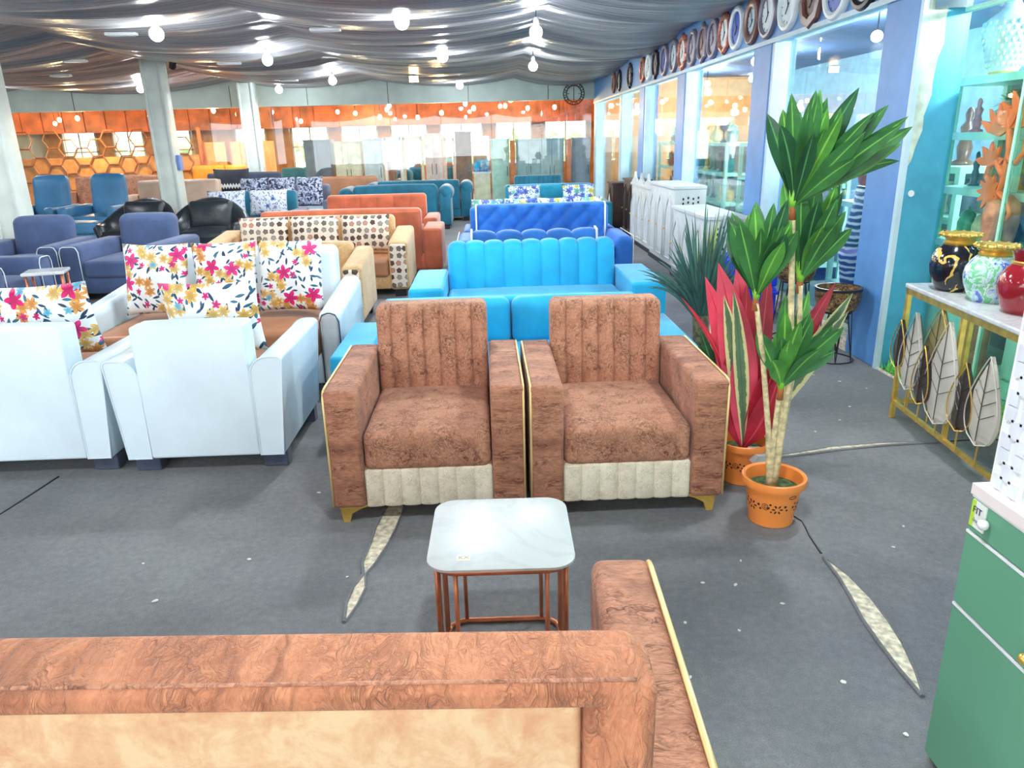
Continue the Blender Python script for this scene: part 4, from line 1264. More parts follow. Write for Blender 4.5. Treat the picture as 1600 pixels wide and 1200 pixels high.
def pot(parent, h=.2, r=.125, decor=True):
    o = MB().lathe([(r * .66, 0), (r * .7, .003), (r * .72, h * .2), (r * .745, h * .24), (r * .86, h * .8), (r * 1.0, h * .84), (r * 1.03, h * .9), (r * 1.0, h * .985), (r * .95, h), (r * .88, h * .97), (r * .82, h * .7)], n=40, cap=False).build('pot', M['terracotta'], parent, 'auto')
    MB().lathe([(0.001, h * .72), (r * .5, h * .735), (r * .83, h * .72)], n=24, cap=False).build('soil', M['soil'], o, True)
    if decor:
        def spot(a, z, s):
            rr = r * (.745 + .115 * (z - h * .24) / (h * .56)) + .0008
            c = Vector((rr * math.cos(a), rr * math.sin(a), z))
            return c, Vector((-math.sin(a), math.cos(a), 0)), Vector((math.cos(a) * .0, 0, 1))
        dm = MB()
        for q in range(6):
            a0 = -PI / 2 - .15 + q * PI / 3
            for k in range(6):
                c, u, v = spot(a0, h * .45, 1)
                th = k * PI / 3
                pc = (math.cos(th) * .015, math.sin(th) * .015)
                pts = []
                for e in range(8):
                    ee = e * PI / 4
                    lx, lz = math.cos(ee) * .0075, math.sin(ee) * .0038
                    px, pz = pc[0] + lx * math.cos(th) - lz * math.sin(th), pc[1] + lx * math.sin(th) + lz * math.cos(th)
                    cc, _, _ = spot(a0 + px / (r * .8), h * .45 + pz, 1)
                    pts.append(cc)
                dm.add(pts, [tuple(range(8))])
            for da, dz, s in ((.3, .012, .006), (.38, -.004, .005), (-.28, .02, .005), (-.36, .004, .006), (-.24, -.012, .004)):
                dm.add([spot(a0 + da + math.cos(e * PI / 4) * s / (r * .8), h * .45 + dz + math.sin(e * PI / 4) * s, 1)[0] for e in range(8)], [tuple(range(8))])
        dm.build('flower_cutouts', M['pot_dark'], o)
        cpts = [spot(-PI / 2 + .42 + math.cos(e * PI / 6) * .017 / (r * .8), h * .7 + math.sin(e * PI / 6) * .006, 1)[0] for e in range(12)]
        MB().tube(cpts, .0013, 5, True).build('oval_mark', M['pot_dark'], o)
        sp = []
        for e in range(26):
            a = e * .5
            rad = .002 + .0006 * e
            sp.append(spot(-PI / 2 - .62 + math.cos(a) * rad / (r * .8), h * .5 + math.sin(a) * rad, 1)[0])
        MB().tube(sp, .0012, 5).build('swirl_mark', M['pot_dark'], o)
    return o
# tall dracaena
t = thing('dracaena', 'tall artificial dracaena with four leafy heads in an orange pot', 'plant', (1.125, 2.66, 0))
pot(t)
def dr(x, z, y=0):
    return (x - 1.125, y, z)
stems = [([(1.115, .13), (1.125, .4), (1.135, .8), (1.1, 1.235)], .013, -.0), ([(1.11, .13), (1.08, .4), (1.03, .7), (.985, .91)], .011, -.03), ([(1.125, .13), (1.155, .5), (1.18, .75), (1.165, .96)], .011, .03), ([(1.11, .13), (1.105, .35), (1.105, .55)], .012, -.05), ([(1.125, .13), (1.14, .5), (1.15, .665)], .014, -.02)]
for pts, r_, y in stems:
    P = [Vector(dr(x, z, y * (z - .13))) for x, z in pts]
    path = []
    for i in range(len(P) - 1):
        for k in range(4):
            path.append(P[i].lerp(P[i + 1], k / 4))
    path.append(P[-1])
    MB().tube(path, r_ * 1.15, 8, taper=r_ * .85).build('stem', M['stem'], t, True)
def head(x, z, y, tips, w, mats):
    w *= .82
    tips = list(tips)
    for i in range(0, len(tips) - 1):
        f = rnd.uniform(.85, 1.0)
        mx, mz = (tips[i][0] + tips[i + 1][0]) / 2, (tips[i][1] + tips[i + 1][1]) / 2
        if i % 4 != 3:
            tips.append((x + (mx - x) * f, z + (mz - z) * f, y + rnd.choice((-1, 1)) * rnd.uniform(.05, .2)))
    b = dr(x, z, y)
    MB().lathe([(.013, -.045), (.012, 0), (.015, .02), (.008, .035)], b, 10).build('husk', M['husk'], t, True)
    MB().lathe([(.012, .0), (.017, .03), (.02, .07), (.012, .12)], b, 10).build('neck', M['lime'], t, True)
    for i, tp in enumerate(tips):
        tx, tz = tp[0], tp[1]
        ty = y + (tp[2] if len(tp) > 2 else rnd.uniform(-.14, .14))
        bd = tp[3] if len(tp) > 3 else (rnd.uniform(-.01, .01), 0, .02)
        blade(t, b, dr(tx, tz, ty), (.045 if (tx, tz) == (1.455, 1.4) else w * rnd.uniform(.8, 1.1)), mats[i % len(mats)], bd, peak=.6, n=11)
GL = ['leaf_green', 'leaf_green', 'leaf_light', 'leaf_green', 'leaf_deep']
head(1.1, 1.25, 0, [(1.045, 1.63, -.03), (1.1, 1.62, -.12), (1.2, 1.645, .1), (1.255, 1.62, .16), (1.3, 1.645, .02), (1.375, 1.585, -.05), (1.42, 1.545, -.1), (1.455, 1.51, .08), (1.455, 1.4, -.02, (.02, 0, .07)), (.995, 1.53, -.08, (.02, 0, .03)), (1.16, 1.6, .2), (1.3, 1.48, .2), (1.15, 1.56, -.2), (1.23, 1.5, -.2), (1.03, 1.57, .14), (1.15, 1.64, .02), (1.34, 1.6, .12), (1.4, 1.46, -.12), (1.28, 1.56, -.14), (1.07, 1.5, -.18), (1.2, 1.42, -.22)], .09, GL)
head(.985, .925, -.02, [(.865, 1.225, -.1), (.905, 1.23, .1), (.945, 1.26, -.02), (1.0, 1.265, .12), (1.045, 1.285, -.06), (1.09, 1.23, .04), (.97, 1.2, -.16), (1.02, 1.2, -.18), (1.07, 1.15, .16), (.92, 1.14, .18), (.88, 1.2, .02), (1.06, 1.26, .1), (.99, 1.16, -.2), (.93, 1.2, -.14)], .09, GL)
head(1.165, .975, .03, [(1.115, 1.32, -.05), (1.18, 1.34, .1), (1.225, 1.33, -.08), (1.27, 1.3, .02), (1.31, 1.26, .12), (1.29, 1.18, -.1), (1.2, 1.2, -.16), (1.14, 1.2, .16), (1.25, 1.24, -.12), (1.16, 1.28, -.1), (1.3, 1.32, .05), (1.21, 1.35, .04)], .088, GL)
head(1.105, .575, -.03, [(1.0, .8, .02), (1.06, .9, -.08), (1.11, .93, .05), (1.16, .88, -.06), (1.22, .93, .1), (1.26, .83, -.04), (1.31, .71, .02, (.03, 0, .05)), (1.02, .72, -.1), (1.18, .77, -.14), (1.13, .84, -.12), (1.07, .8, -.12), (1.2, .86, .02)], .085, ['leaf_green', 'leaf_light', 'leaf_green'])
# red cordyline beside it
t2 = thing('cordyline', 'red and cream broad leaved artificial plant in the middle orange pot', 'plant', (1.13, 3.04, 0))
pot(t2, .2, .12)
MB().box(-.07, .0, -.08, -.01, .145, .19).build('paper_scrap', M['white'], t2, rot=(.3, .2, .4))
def rb(tx, tz, ty, w, mat, bend=(0, 0, 0), b=(0, 0, .15), pk=.5):
    blade(t2, b, (tx - 1.13, ty, tz), w, mat, bend, fold=.12, peak=pk)
for a in [(.955, 1.0, -.02, .17, 'leaf_red', (.06, 0, 0)), (1.06, .98, .06, .15, 'leaf_red', (.05, 0, 0)), (.925, .93, .05, .13, 'leaf_red', (.05, 0, .02)), (.975, .87, -.06, .085, 'leaf_cream', (.02, 0, .03)), (1.0, .9, -.1, .07, 'leaf_cream', (.02, 0, .03)),
          (1.49, .89, .04, .1, 'leaf_crimson', (.02, 0, .08)), (1.55, .85, .0, .1, 'leaf_cream', (.04, 0, .06)), (1.52, .78, -.04, .1, 'leaf_cream', (.04, 0, .07)), (1.24, .62, -.05, .13, 'leaf_crimson', (.02, 0, .02)), (1.17, .74, .02, .1, 'leaf_crimson', (0, 0, 0)),
          (1.06, .7, -.06, .1, 'leaf_red', (-.02, 0, 0)), (.81, .86, .0, .03, 'leaf_crimson', (.1, 0, .06)), (1.22, .52, -.1, .14, 'leaf_crimson', (.05, 0, 0)), (1.02, .6, -.02, .14, 'leaf_crimson', (-.03, 0, 0)), (1.21, .95, .08, .1, 'leaf_crimson', (.03, 0, .04)), (1.1, .9, .03, .13, 'leaf_crimson', (0, 0, 0))]:
    rb(*a)
# third pot, mostly hidden
t3 = thing('potted_shrub', 'dark cream edged plant in the farthest orange pot', 'plant', (1.17, 3.42, 0))
pot(t3, .2, .12, False)
for k in range(9):
    a = k * 2.4
    blade(t3, (0, 0, .15), (.12 * math.cos(a) - .05, .1 * math.sin(a), .55 + .05 * (k % 4)), .07, ['leaf_cream', 'leaf_deep', 'leaf_crimson'][k % 3], (0, 0, .05))
# spiky yucca behind
t4 = thing('yucca', 'spiky dark green yucca grass plant behind the turquoise loveseat arm', 'plant', (1.27, 4.25, 0))
pot(t4, .19, .11, False)
MB().tube([(0, 0, .13), (-.005, 0, .3), (-.01, 0, .49)], .035, 10, taper=.05).build('trunk', plain('fibrous_trunk', (88, 82, 62), .9, var=.3, scale=40), t4, True)
ry = random.Random(5)
for k in range(130):
    a = ry.uniform(0, 2 * PI)
    el = ry.random() ** .8
    L = ry.uniform(.45, .62) if el > .3 else ry.uniform(.55, .74)
    out = (.08 + .62 * el) * L
    up = math.sqrt(max(.01, L * L - out * out))
    tp = (-.01 + out * math.cos(a), out * math.sin(a) * .8, .45 + up - .16 * el)
    blade(t4, (-.01 + .02 * math.cos(a), .02 * math.sin(a), .45), tp, ry.uniform(.014, .026), 'leaf_olive' if (el < .16 and k % 2) else 'leaf_yucca', (0, 0, .05 + .09 * el), n=7, peak=.3)

# ------------------------------------------------------------------ wire plant stands with bowls, blue crate
M['mosaic'] = blotch('brown_gold_mosaic', [(0, (58, 44, 38)), (.45, (110, 86, 58)), (.55, (168, 132, 82)), (.6, (74, 58, 46))], 40, .35)
def stand(label, x, y, h, r):
    t = thing('plant_stand', label, 'plant stand', (x, y, 0), 0, 'wire plant stands')
    for z, rr in ((.006, r * 1.05), (h - .02, r * .75)):
        MB().tube([(rr * math.cos(2 * PI * k / 24), rr * math.sin(2 * PI * k / 24), z) for k in range(24)], .005, 6, True).build('ring', M['black'], t, True)
    for k in range(7):
        a = 2 * PI * k / 7
        for s in (-1, 1):
            MB().tube([(r * 1.05 * math.cos(a), r * 1.05 * math.sin(a), .006), (r * .75 * math.cos(a + s * .3), r * .75 * math.sin(a + s * .3), h - .02)], .0035, 5).build('wire', M['black'], t)
    b = thing('bowl_planter', label.replace('wire plant stand', 'brown gold mosaic bowl').replace('holding', 'on').replace('carrying', 'on'), 'planter', (x, y, h - .02), 0, 'mosaic bowl planters')
    MB().lathe([(r * .62, 0), (r * .9, .015), (r * 1.08, .09), (r * 1.1, .155), (r * 1.12, .165), (r * 1.04, .165), (r * .98, .1), (.001, .06)], n=28, cap=False).build('bowl', M['mosaic'], b, 'auto')
    MB().lathe([(r * 1.12, .15), (r * 1.14, .168), (r * 1.02, .168)], n=28, cap=False).build('rim', M['black'], b, 'auto')
stand('black wire plant stand carrying the nearer bowl by the blue column', 2.37, 4.85, .36, .135)
stand('black wire plant stand holding the farther bowl by the blue column', 2.32, 5.45, .46, .135)
t = thing('crate', 'bright blue plastic crate seen between the dracaena stems', 'crate', (2.25, 6.25, 0))
M['crate_blue'] = plain('crate_blue', (24, 62, 226), .4, var=.05)
for z in (0, .27):
    MB().soft(-.2, .2, -.15, .15, z, z + .26, .015, k=1, m=1).build('bin', M['crate_blue'], t)
    MB().soft(-.215, .215, -.165, .165, z + .2, z + .235, .01, k=1, m=1).build('rim', M['crate_blue'], t)
    for k in range(5):
        MB().box(-.16 + k * .075, -.14 + k * .075, -.16, -.149, z + .03, z + .19).build('rib', M['crate_blue'], t)

# ------------------------------------------------------------------ cabinets along the right glass
M['ivory'] = plain('ivory_carving', (204, 210, 208), .45, var=.03)
def arch(x0, x1, z0, z1, n=8):
    c = (x0 + x1) / 2
    hw = (x1 - x0) / 2
    zs = z1 - hw * 1.5
    p = [(x0, z0), (x1, z0), (x1, zs)]
    for i in range(1, n):
        s = i / n
        p.append((x1 - hw * s ** 1.6, zs + (z1 - zs) * s))
    p.append((c, z1))
    for i in range(n - 1, 0, -1):
        s = i / n
        p.append((x0 + hw * s ** 1.6, zs + (z1 - zs) * s))
    p.append((x0, zs))
    return p
def cabinet(label, x, y, w, d, h, mat, inner, crest=True, holes=0, group=None, finial=0):
    """w runs along the glass (y), d across (x); the door faces -x, the carved end faces -y"""
    t = thing('carved_cabinet', label, 'cabinet', (x, y, 0), 0, group)
    MB().soft(0, d, 0, w, .05, h, .006, k=1, m=1).build('carcass', M[mat], t)
    MB().box(-.012, d, -.012, w + .012, .0, .05).build('plinth', M['black'], t)
    MB().box(-.02, d, -.02, w + .02, h, h + .03).build('cornice', M[mat], t)
    nd = max(1, round(w / .45))
    for i in range(nd):
        a, b = w * i / nd + .03, w * (i + 1) / nd - .03
        dm = MB()
        dm.prism([(p, q) for p, q in arch(a, b, .1, h - .06)], 0, -.014, .004)
        dr_ = dm.build('door', M[mat], t)
        dm = MB()
        dm.prism([(p, q) for p, q in arch(a + .06, b - .06, .16, h - .14)], 0, -.018, -.012)
        dm.build('arch_panel', M[inner], dr_)
        MB().tube([(-.02, p, q) for p, q in arch(a + .035, b - .035, .13, h - .1)], .008, 6, True).build('moulding', M[mat], dr_)
        MB().ball((-.03, b - .03, h * .5), .014, n=8, m=6).build('knob', M['gold'], dr_, True)
    MB().box(.04, d - .04, -.008, 0, .12, h - .1).build('end_panel', M[mat], t)
    hm_ = MB()
    r_ = .012
    for q in range(holes):
        i, j = q % 4, q // 4
        cx, cz = d * (.26 + .16 * i), h * .88 - j * .05 + (i % 2) * .012
        hm_.add([(cx + r_ * math.cos(e * PI / 3), -.0125, cz + r_ * 1.3 * math.sin(e * PI / 3)) for e in range(6)], [tuple(range(6))])
    if holes:
        hm_.build('pierced_holes', M['black'], t)
    if crest:
        for i in range(nd):
            c = w * (i + .5) / nd
            hw = w / nd * .5
            MB().prism([(c - hw, h + .03), (c + hw, h + .03), (c + hw * .5, h + .09), (c + hw * .2, h + .11), (c, h + .19), (c - hw * .2, h + .11), (c - hw * .5, h + .09)], 0, -.012, .02).build('crest', M[mat], t)
    return t
cabinet('dark brown carved cabinet with a pale lattice window, farthest of the row along the glass', 2.2, 13.0, .5, .32, .74, 'wood_dark', 'lattice_grey', False)
cabinet('black brown tall narrow cabinet with white piped arch, beside the white cabinets', 2.24, 11.45, .75, .3, .86, 'wood_dark', 'black', False)
cabinet('ivory carved cabinet with pointed crests, farthest of the white ones', 2.2, 9.95, 1.35, .28, .84, 'ivory', 'lattice_grey', True, 12)
cabinet('ivory carved cabinet with pierced end panel, middle one of the white ones', 2.16, 8.55, 1.25, .36, .93, 'ivory', 'ivory', False, 16)
cabinet('low ivory cabinet with a pierced end panel behind the spiky yucca', 2.1, 7.05, 1.3, .38, .74, 'ivory', 'ivory', False, 20)

# ------------------------------------------------------------------ clocks
def clock(label, x, y, z, r, rim, face, shape='round', axis='x', inner=.68, group='wall clocks'):
    t = thing('wall_clock', label, 'clock', (x, y, z), (0, -PI / 2, 0) if axis == 'x' else (PI / 2, 0, 0), group)
    n = {'round': 32, 'octagon': 8, 'star': 24, 'ornate': 32}[shape]
    prof = [(r * inner, .012), (r * inner, .03), (r * (inner + .1), .042), (r * .93, .038), (r, .02), (r, 0), (r * inner, 0)]
    m = MB().lathe(prof, n=n, cap=False)
    if shape in ('star', 'ornate'):
        k = 8 if shape == 'star' else 12
        vs = []
        for v in m.v:
            a = math.atan2(v[1], v[0])
            f = 1 + (.09 * math.cos(k * a) if math.hypot(v[0], v[1]) > r * .85 else 0)
            vs.append((v[0] * f, v[1] * f, v[2]))
        m.v = vs
    m.build('rim', M[rim], t, 'auto' if shape == 'round' else False)
    MB().lathe([(r * inner, .002), (r * inner, .016)], n=n).build('face', M[face], t)
    hc = M['black'] if face not in ('wood_dark', 'black') else M['white']
    MB().box(-.006, .006, -.02, r * inner * .55, .018, .021).build('hour_hand', hc, t, rot=(0, 0, .9))
    MB().box(-.004, .004, -.02, r * inner * .85, .021, .024).build('minute_hand', hc, t, rot=(0, 0, -1.2))
    for k in range(12):
        a = k * PI / 6
        MB().box(-.004, .004, r * inner * .84, r * inner * .95, .016, .018).build('hour_mark', hc, t, rot=(0, 0, a))
    return t
M['copper_brown'] = plain('copper_brown', (176, 110, 90), .35, .4, var=.25, scale=25)
M['clock_grey'] = plain('clock_grey', (132, 126, 140), .4, .3, var=.12)
M['clock_blue'] = plain('clock_blue', (46, 84, 176), .3, var=.15, scale=30)
M['clock_ivory'] = plain('clock_ivory', (226, 236, 236), .4)
M['clock_wood'] = plain('clock_wood', (110, 72, 66), .35, var=.2)
CK = [(15.08, 'clock_wood', 'wood_dark', 'round', 'dark wood clock, first from the back corner'), (14.5, 'black', 'clock_ivory', 'octagon', 'black clock with a white stripe face, second from the back corner'), (13.45, 'black', 'wood_dark', 'ornate', 'black scalloped clock, third from the back corner'),
      (12.4, 'copper_brown', 'clock_grey', 'round', 'thin brown rimmed clock, fourth from the back corner'), (11.97, 'clock_ivory', 'clock_ivory', 'round', 'all white round clock, fifth from the back corner'), (11.5, 'black', 'clock_grey', 'star', 'black lacy edged clock beside the all white one'), (10.95, 'clock_grey', 'clock_blue', 'round', 'blue grey clock between the lacy one and the copper one'),
      (10.42, 'clock_grey', 'pale_frame', 'round', 'grey rimmed clock just before the pale copper one'), (9.97, 'copper_brown', 'clock_ivory', 'ornate', 'copper scalloped clock with pale face, farther of the two copper ones'), (9.52, 'clock_grey', 'clock_grey', 'round', 'plain grey clock right after the farther copper one'), (9.08, 'clock_grey', 'clock_wood', 'star', 'grey wavy edged clock in the middle of the row'),
      (8.68, 'clock_grey', 'clock_grey', 'round', 'plain grey clock right before the nearer copper one'), (8.28, 'copper_brown', 'clock_ivory', 'octagon', 'copper eight sided clock with white face, nearer of the copper ones'), (7.9, 'clock_ivory', 'clock_blue', 'round', 'white rimmed clock with a deep blue face'), (7.46, 'clock_wood', 'pale_frame', 'round', 'brown wooden clock with broad rim and pale face above the column'),
      (7.05, 'clock_grey', 'clock_ivory', 'round', 'silver rimmed clock with white face left of the big white one'), (6.6, 'clock_ivory', 'clock_ivory', 'round', 'big white faced clock with a blue side, above the glass bay'), (6.14, 'clock_wood', 'clock_wood', 'octagon', 'dark wood carved clock above the dracaena'), (5.72, 'clock_ivory', 'clock_blue', 'round', 'silver rimmed blue clock, second nearest'), (5.3, 'black', 'clock_ivory', 'round', 'black rimmed clock at the top edge, nearest of the row')]
for y, rim, face, shp, lab in CK:
    clock(lab, 2.55, y, 2.5 if y > 6.3 else 2.46, .205 if y < 11 else .19, rim, face, shp, inner=.72 if rim != 'clock_wood' else .55)
t = thing('wall_clock', 'black open ironwork ring clock on the back beam', 'clock', (2.08, 17.76, 2.47), (PI / 2, 0, 0))
for r_ in (.17, .235):
    MB().tube([(r_ * math.cos(2 * PI * k / 28), r_ * math.sin(2 * PI * k / 28), .01) for k in range(28)], .01, 6, True).build('ring', M['black'], t)
for k in range(12):
    a = k * PI / 6
    MB().tube([(.2 * math.cos(a) + .035 * math.cos(2 * PI * e / 10), .2 * math.sin(a) + .035 * math.sin(2 * PI * e / 10), .01) for e in range(10)], .009, 5, True).build('scroll', M['black'], t)
for L_, a in ((.12, 0), (.16, PI)):
    MB().box(-.008, .008, 0, L_, .006, .014).build('hand', M['black'], t, rot=(0, 0, a))
for k in range(4):
    MB().box(-.005, .005, .1, .17, .004, .012).build('spoke', M['black'], t, rot=(0, 0, k * PI / 2))

# ------------------------------------------------------------------ shelves and goods in the right shop
def shelf(name, label, x0, x1, y0, y1, zs, mat='mint', ups=None):
    t = thing(name, label, 'shelf', (x0, y0, 0))
    d, w = x1 - x0, y1 - y0
    for z in zs:
        MB().box(-.01, d, 0, w, z - .045, z).build('shelf_board', M[mat], t)
    for u in (ups or (0, w)):
        MB().box(-.012, .03, u - .025, u + .025, 0, zs[-1]).build('upright', M[mat], t)
        MB().box(d - .03, d, u - .02, u + .02, 0, zs[-1]).build('upright', M[mat], t)
    MB().box(d, d + .02, 0, w, 0, zs[-1]).build('back_board', plain('shelf_back', (150, 178, 172), .5) if 'shelf_back' not in M else M['shelf_back'], t)
    return t
M['shelf_back'] = plain('shelf_back_board', (134, 160, 162), .5)
S1 = [.12, .5, .82, 1.15, 1.48, 1.8]
shelf('display_shelf', 'mint green framed display shelf full of ornaments behind the near glass', 3.0, 3.35, 3.0, 4.92, S1, ups=(0, .62, 1.24, 1.9))
shelf('display_shelf', 'mint shelf of pots behind the glass bay with the dracaena before it', 3.3, 3.7, 5.2, 7.0, [.15, .55, .9, 1.25], ups=(0, .9, 1.8))
shelf('display_shelf', 'mint shelf of blue goods behind the bay with the white cabinets', 3.3, 3.7, 7.6, 9.8, [.2, .6, 1.0, 1.4], ups=(0, 1.1, 2.2))
shelf('display_shelf', 'mint shelf of small wares behind the far right bays', 3.3, 3.7, 10.4, 14.4, [.2, .6, 1.0, 1.4], ups=(0, 2.0, 4.0))
GC = [('orn_white', (222, 226, 222)), ('orn_cream', (222, 206, 150)), ('orn_slate', (70, 84, 96)), ('orn_teal', (70, 150, 150)), ('orn_brown', (120, 84, 66)), ('orn_blue', (62, 120, 190)), ('orn_green', (90, 160, 110)), ('orn_gold', (206, 168, 76)), ('orn_rose', (190, 110, 116))]
for k, c in GC:
    M[k] = plain(k, c, .3, var=.15, scale=20)
GN = {'orn_white': 'white', 'orn_cream': 'cream', 'orn_slate': 'slate', 'orn_teal': 'teal', 'orn_brown': 'brown', 'orn_blue': 'blue', 'orn_green': 'green', 'orn_gold': 'gold', 'orn_rose': 'rose'}
ro = random.Random(21)
def ornament(x, y, z, h, r, kind, mat, label, group):
    if kind == 0:      # bottle vase
        nm, cat = 'small_vase', 'vase'
        p = [(r * .5, 0), (r * .9, h * .12), (r, h * .35), (r * .7, h * .58), (r * .28, h * .72), (r * .26, h * .92), (r * .42, h), (r * .3, h)]
    elif kind == 1:    # lidded jar
        nm, cat = 'lidded_jar', 'jar'
        p = [(r * .6, 0), (r * .95, h * .15), (r, h * .5), (r * .75, h * .7), (r * .8, h * .74), (r * .5, h * .86), (r * .12, h * .9), (r * .16, h * .97), (r * .02, h)]
    elif kind == 2:    # slim figurine on a foot
        nm, cat = 'figurine', 'figurine'
        p = [(r * .8, 0), (r * .8, h * .06), (r * .45, h * .1), (r * .6, h * .3), (r * .36, h * .48), (r * .55, h * .66), (r * .22, h * .76), (r * .34, h * .88), (r * .2, h * .97), (r * .02, h)]
    else:              # bowl on stem
        nm, cat = 'stem_bowl', 'bowl'
        p = [(r * .6, 0), (r * .6, h * .05), (r * .16, h * .2), (r * .16, h * .5), (r * .8, h * .7), (r, h), (r * .9, h), (r * .1, h * .62)]
    t = thing(nm, label, cat, (x, y, z + .001), ro.uniform(0, 6), group)
    MB().lathe(p, n=14).build('body', M[mat], t, True)
    if kind in (0, 3):
        MB().lathe([(p[-2][0] * 1.02, p[-2][1] - .01), (p[-2][0] * 1.1, p[-2][1]), (p[-2][0] * .9, p[-2][1] + .004)], n=14, cap=False).build('rim', M['gold'], t, True)
ORD = ['first', 'second', 'third', 'fourth', 'fifth', 'sixth', 'seventh', 'eighth', 'ninth', 'tenth', 'eleventh', 'twelfth', 'thirteenth', 'fourteenth']
def fill(x, y0, y1, zs, n, hmax, pool, where, ups=()):
    kinds = ['bottle vase', 'lidded jar', 'figurine', 'stemmed bowl']
    for b, z in enumerate(zs):
        for i in range(n):
            k = ro.choice((0, 1, 2, 2, 3))
            mt = ro.choice(pool)
            h = ro.uniform(.6, .95) * hmax
            y = y0 + (y1 - y0) * (i + .5) / n
            if any(abs(y - u) < .13 for u in ups):
                continue
            ornament(x + .17, y, z, h, min(h * (.2 if k == 2 else .3), (y1 - y0) / n * .45), k, mt, 'small %s %s, %s from the near end, %s board %s' % (GN[mt], kinds[k], ORD[i], ['lowest', 'second', 'third'][b], where), '%s %ss %s' % (GN[mt], kinds[k], where))
ALLP = [k for k, _ in GC]
fill(3.0, 3.05, 4.9, S1[1:4], 13, .27, ALLP, 'behind the near glass', (3.62, 4.24))
fill(3.3, 5.25, 6.95, [.55, .9], 8, .29, ALLP, 'behind the dracaena', (6.1,))
fill(3.3, 7.65, 9.75, [.6, 1.0, 1.4], 9, .34, ['orn_blue', 'orn_teal', 'orn_cream', 'orn_white', 'orn_green'], 'behind the white cabinets', (8.7,))
fill(3.3, 10.5, 14.3, [.6, 1.0, 1.4], 10, .34, ['orn_gold', 'orn_teal', 'orn_cream', 'orn_white', 'orn_slate'], 'in the far bays', (12.4,))
# silver scaled vase on top of the near shelf
t = thing('vase', 'large silver scale patterned bottle vase with gold foot on the mint shelf top', 'vase', (3.14, 4.68, 1.8))
M['silver'] = plain('silver_glaze', (206, 216, 204), .25, .15)
MB().lathe([(.075, .02), (.09, .05), (.135, .22), (.14, .27), (.125, .31), (.06, .36), (.035, .4), (.033, .5)], n=32).build('body', M['silver'], t, 'auto')
sm = []
for j in range(8):
    z = .06 + j * .032
    rr = .092 + (.135 - .092) * min(1, j / 5.0) + (.0 if j < 6 else .004)
    for i in range(22):
        a = 2 * PI * (i + .5 * (j % 2)) / 22
        MB().ball((rr * math.cos(a), rr * math.sin(a), z), .011, .011, .016, n=6, m=4).build('scale_boss', M['silver'], t, True)
MB().lathe([(.08, 0), (.085, .01), (.075, .025)], n=24).build('foot', M['gold'], t, 'auto')
MB().lathe([(.036, .42), (.04, .43), (.036, .44)], n=24, cap=False).build('neck_band', M['gold'], t, 'auto')
# coral-like green ball tree and figures on the second shelf
t = thing('topiary', 'round aqua green curly topiary in a cream pot on the top mint shelf bay', 'plant', (3.17, 4.56, 1.481))
MB().lathe([(.05, 0), (.07, .02), (.08, .09), (.06, .1)], n=16).build('pot', M['orn_cream'], t, True)
M['aqua'] = plain('aqua_green', (78, 190, 160), .5, var=.25, scale=40)
lm = MB()
for k in range(420):
    a, b = ro.uniform(0, 2 * PI), ro.uniform(-.7, PI / 2)
    rr = ro.uniform(.06, .11)
    c = Vector((rr * math.cos(a) * math.cos(b), rr * math.sin(a) * math.cos(b) * 1.1, .135 + rr * .75 * math.sin(b)))
    d = c - Vector((0, 0, .17))
    d.normalize()
    s = d.cross(Vector((0, 0, 1))).normalized() * .012
    lm.add([c - s, c + s, c + d * .03 + s * .5, c + d * .02 - s], [(0, 1, 2, 3)])
tw = lm.build('foliage', M['aqua'], t)
tw['kind'] = 'stuff'
ornament(3.1, 4.36, 1.48, .25, .04, 2, 'orn_gold', 'slender gold figurine beside the aqua topiary', None)
ornament(3.1, 4.79, 1.48, .2, .05, 2, 'orn_rose', 'rose figurine left of the aqua topiary', None)
for i, (yy, mt) in enumerate([(4.25, 'orn_teal'), (4.0, 'orn_slate'), (3.75, 'orn_blue'), (3.5, 'orn_cream'), (3.25, 'orn_teal')]):
    ornament(3.15, yy, 1.8 if i % 2 else 1.48, .36 if i % 2 else .26, .1, i % 2, mt, 'tall %s %s along the top of the near mint shelf' % (GN[mt], ['bottle vase', 'lidded jar'][i % 2]) if i < 4 else 'tall teal bottle vase at the near end of the mint shelf', None)
kp = MB().box(2.972, 2.986, 2.6, 4.0, .0, .1).box(2.972, 2.986, 2.6, 4.0, .12, .44).box(2.972, 2.986, 4.24, 4.95, .0, .1).box(2.972, 2.986, 4.24, 4.95, .12, .44)
kp = kp.build('kick_panel', M['mint'])
tag(kp, 'mint green kick panel under the ornament shelf behind the console', 'panel')
# orange carved flower ornament on a brown torso stand
t = thing('flower_ornament', 'orange carved flower stem rising from a brown fluted bust behind the near glass', 'ornament', (2.895, 4.12, 0))
M['orange_lacquer'] = plain('orange_lacquer', (255, 124, 66), .4, var=.08)
M['bust_brown'] = plain('bust_brown', (176, 126, 92), .5, var=.18, scale=14)
MB().lathe([(.06, .0), (.065, .02), (.05, .3), (.06, .7), (.075, .85), (.095, 1.02), (.085, 1.1), (.045, 1.14), (.02, 1.15)], n=20).build('bust', M['bust_brown'], t, True)
for k in range(9):
    MB().tube([(.0 + .09 * math.cos(PI + .16 * (k - 4)), .09 * math.sin(PI + .16 * (k - 4)), 1.03), (-.055 + .004 * abs(k - 4), .012 * (k - 4) * .6, .72)], .005, 5).build('flute', M['bust_brown'], t)
def curlp(y0, z0, pts):
    return [(-.05, y0 + a, z0 + b) for a, b in pts]
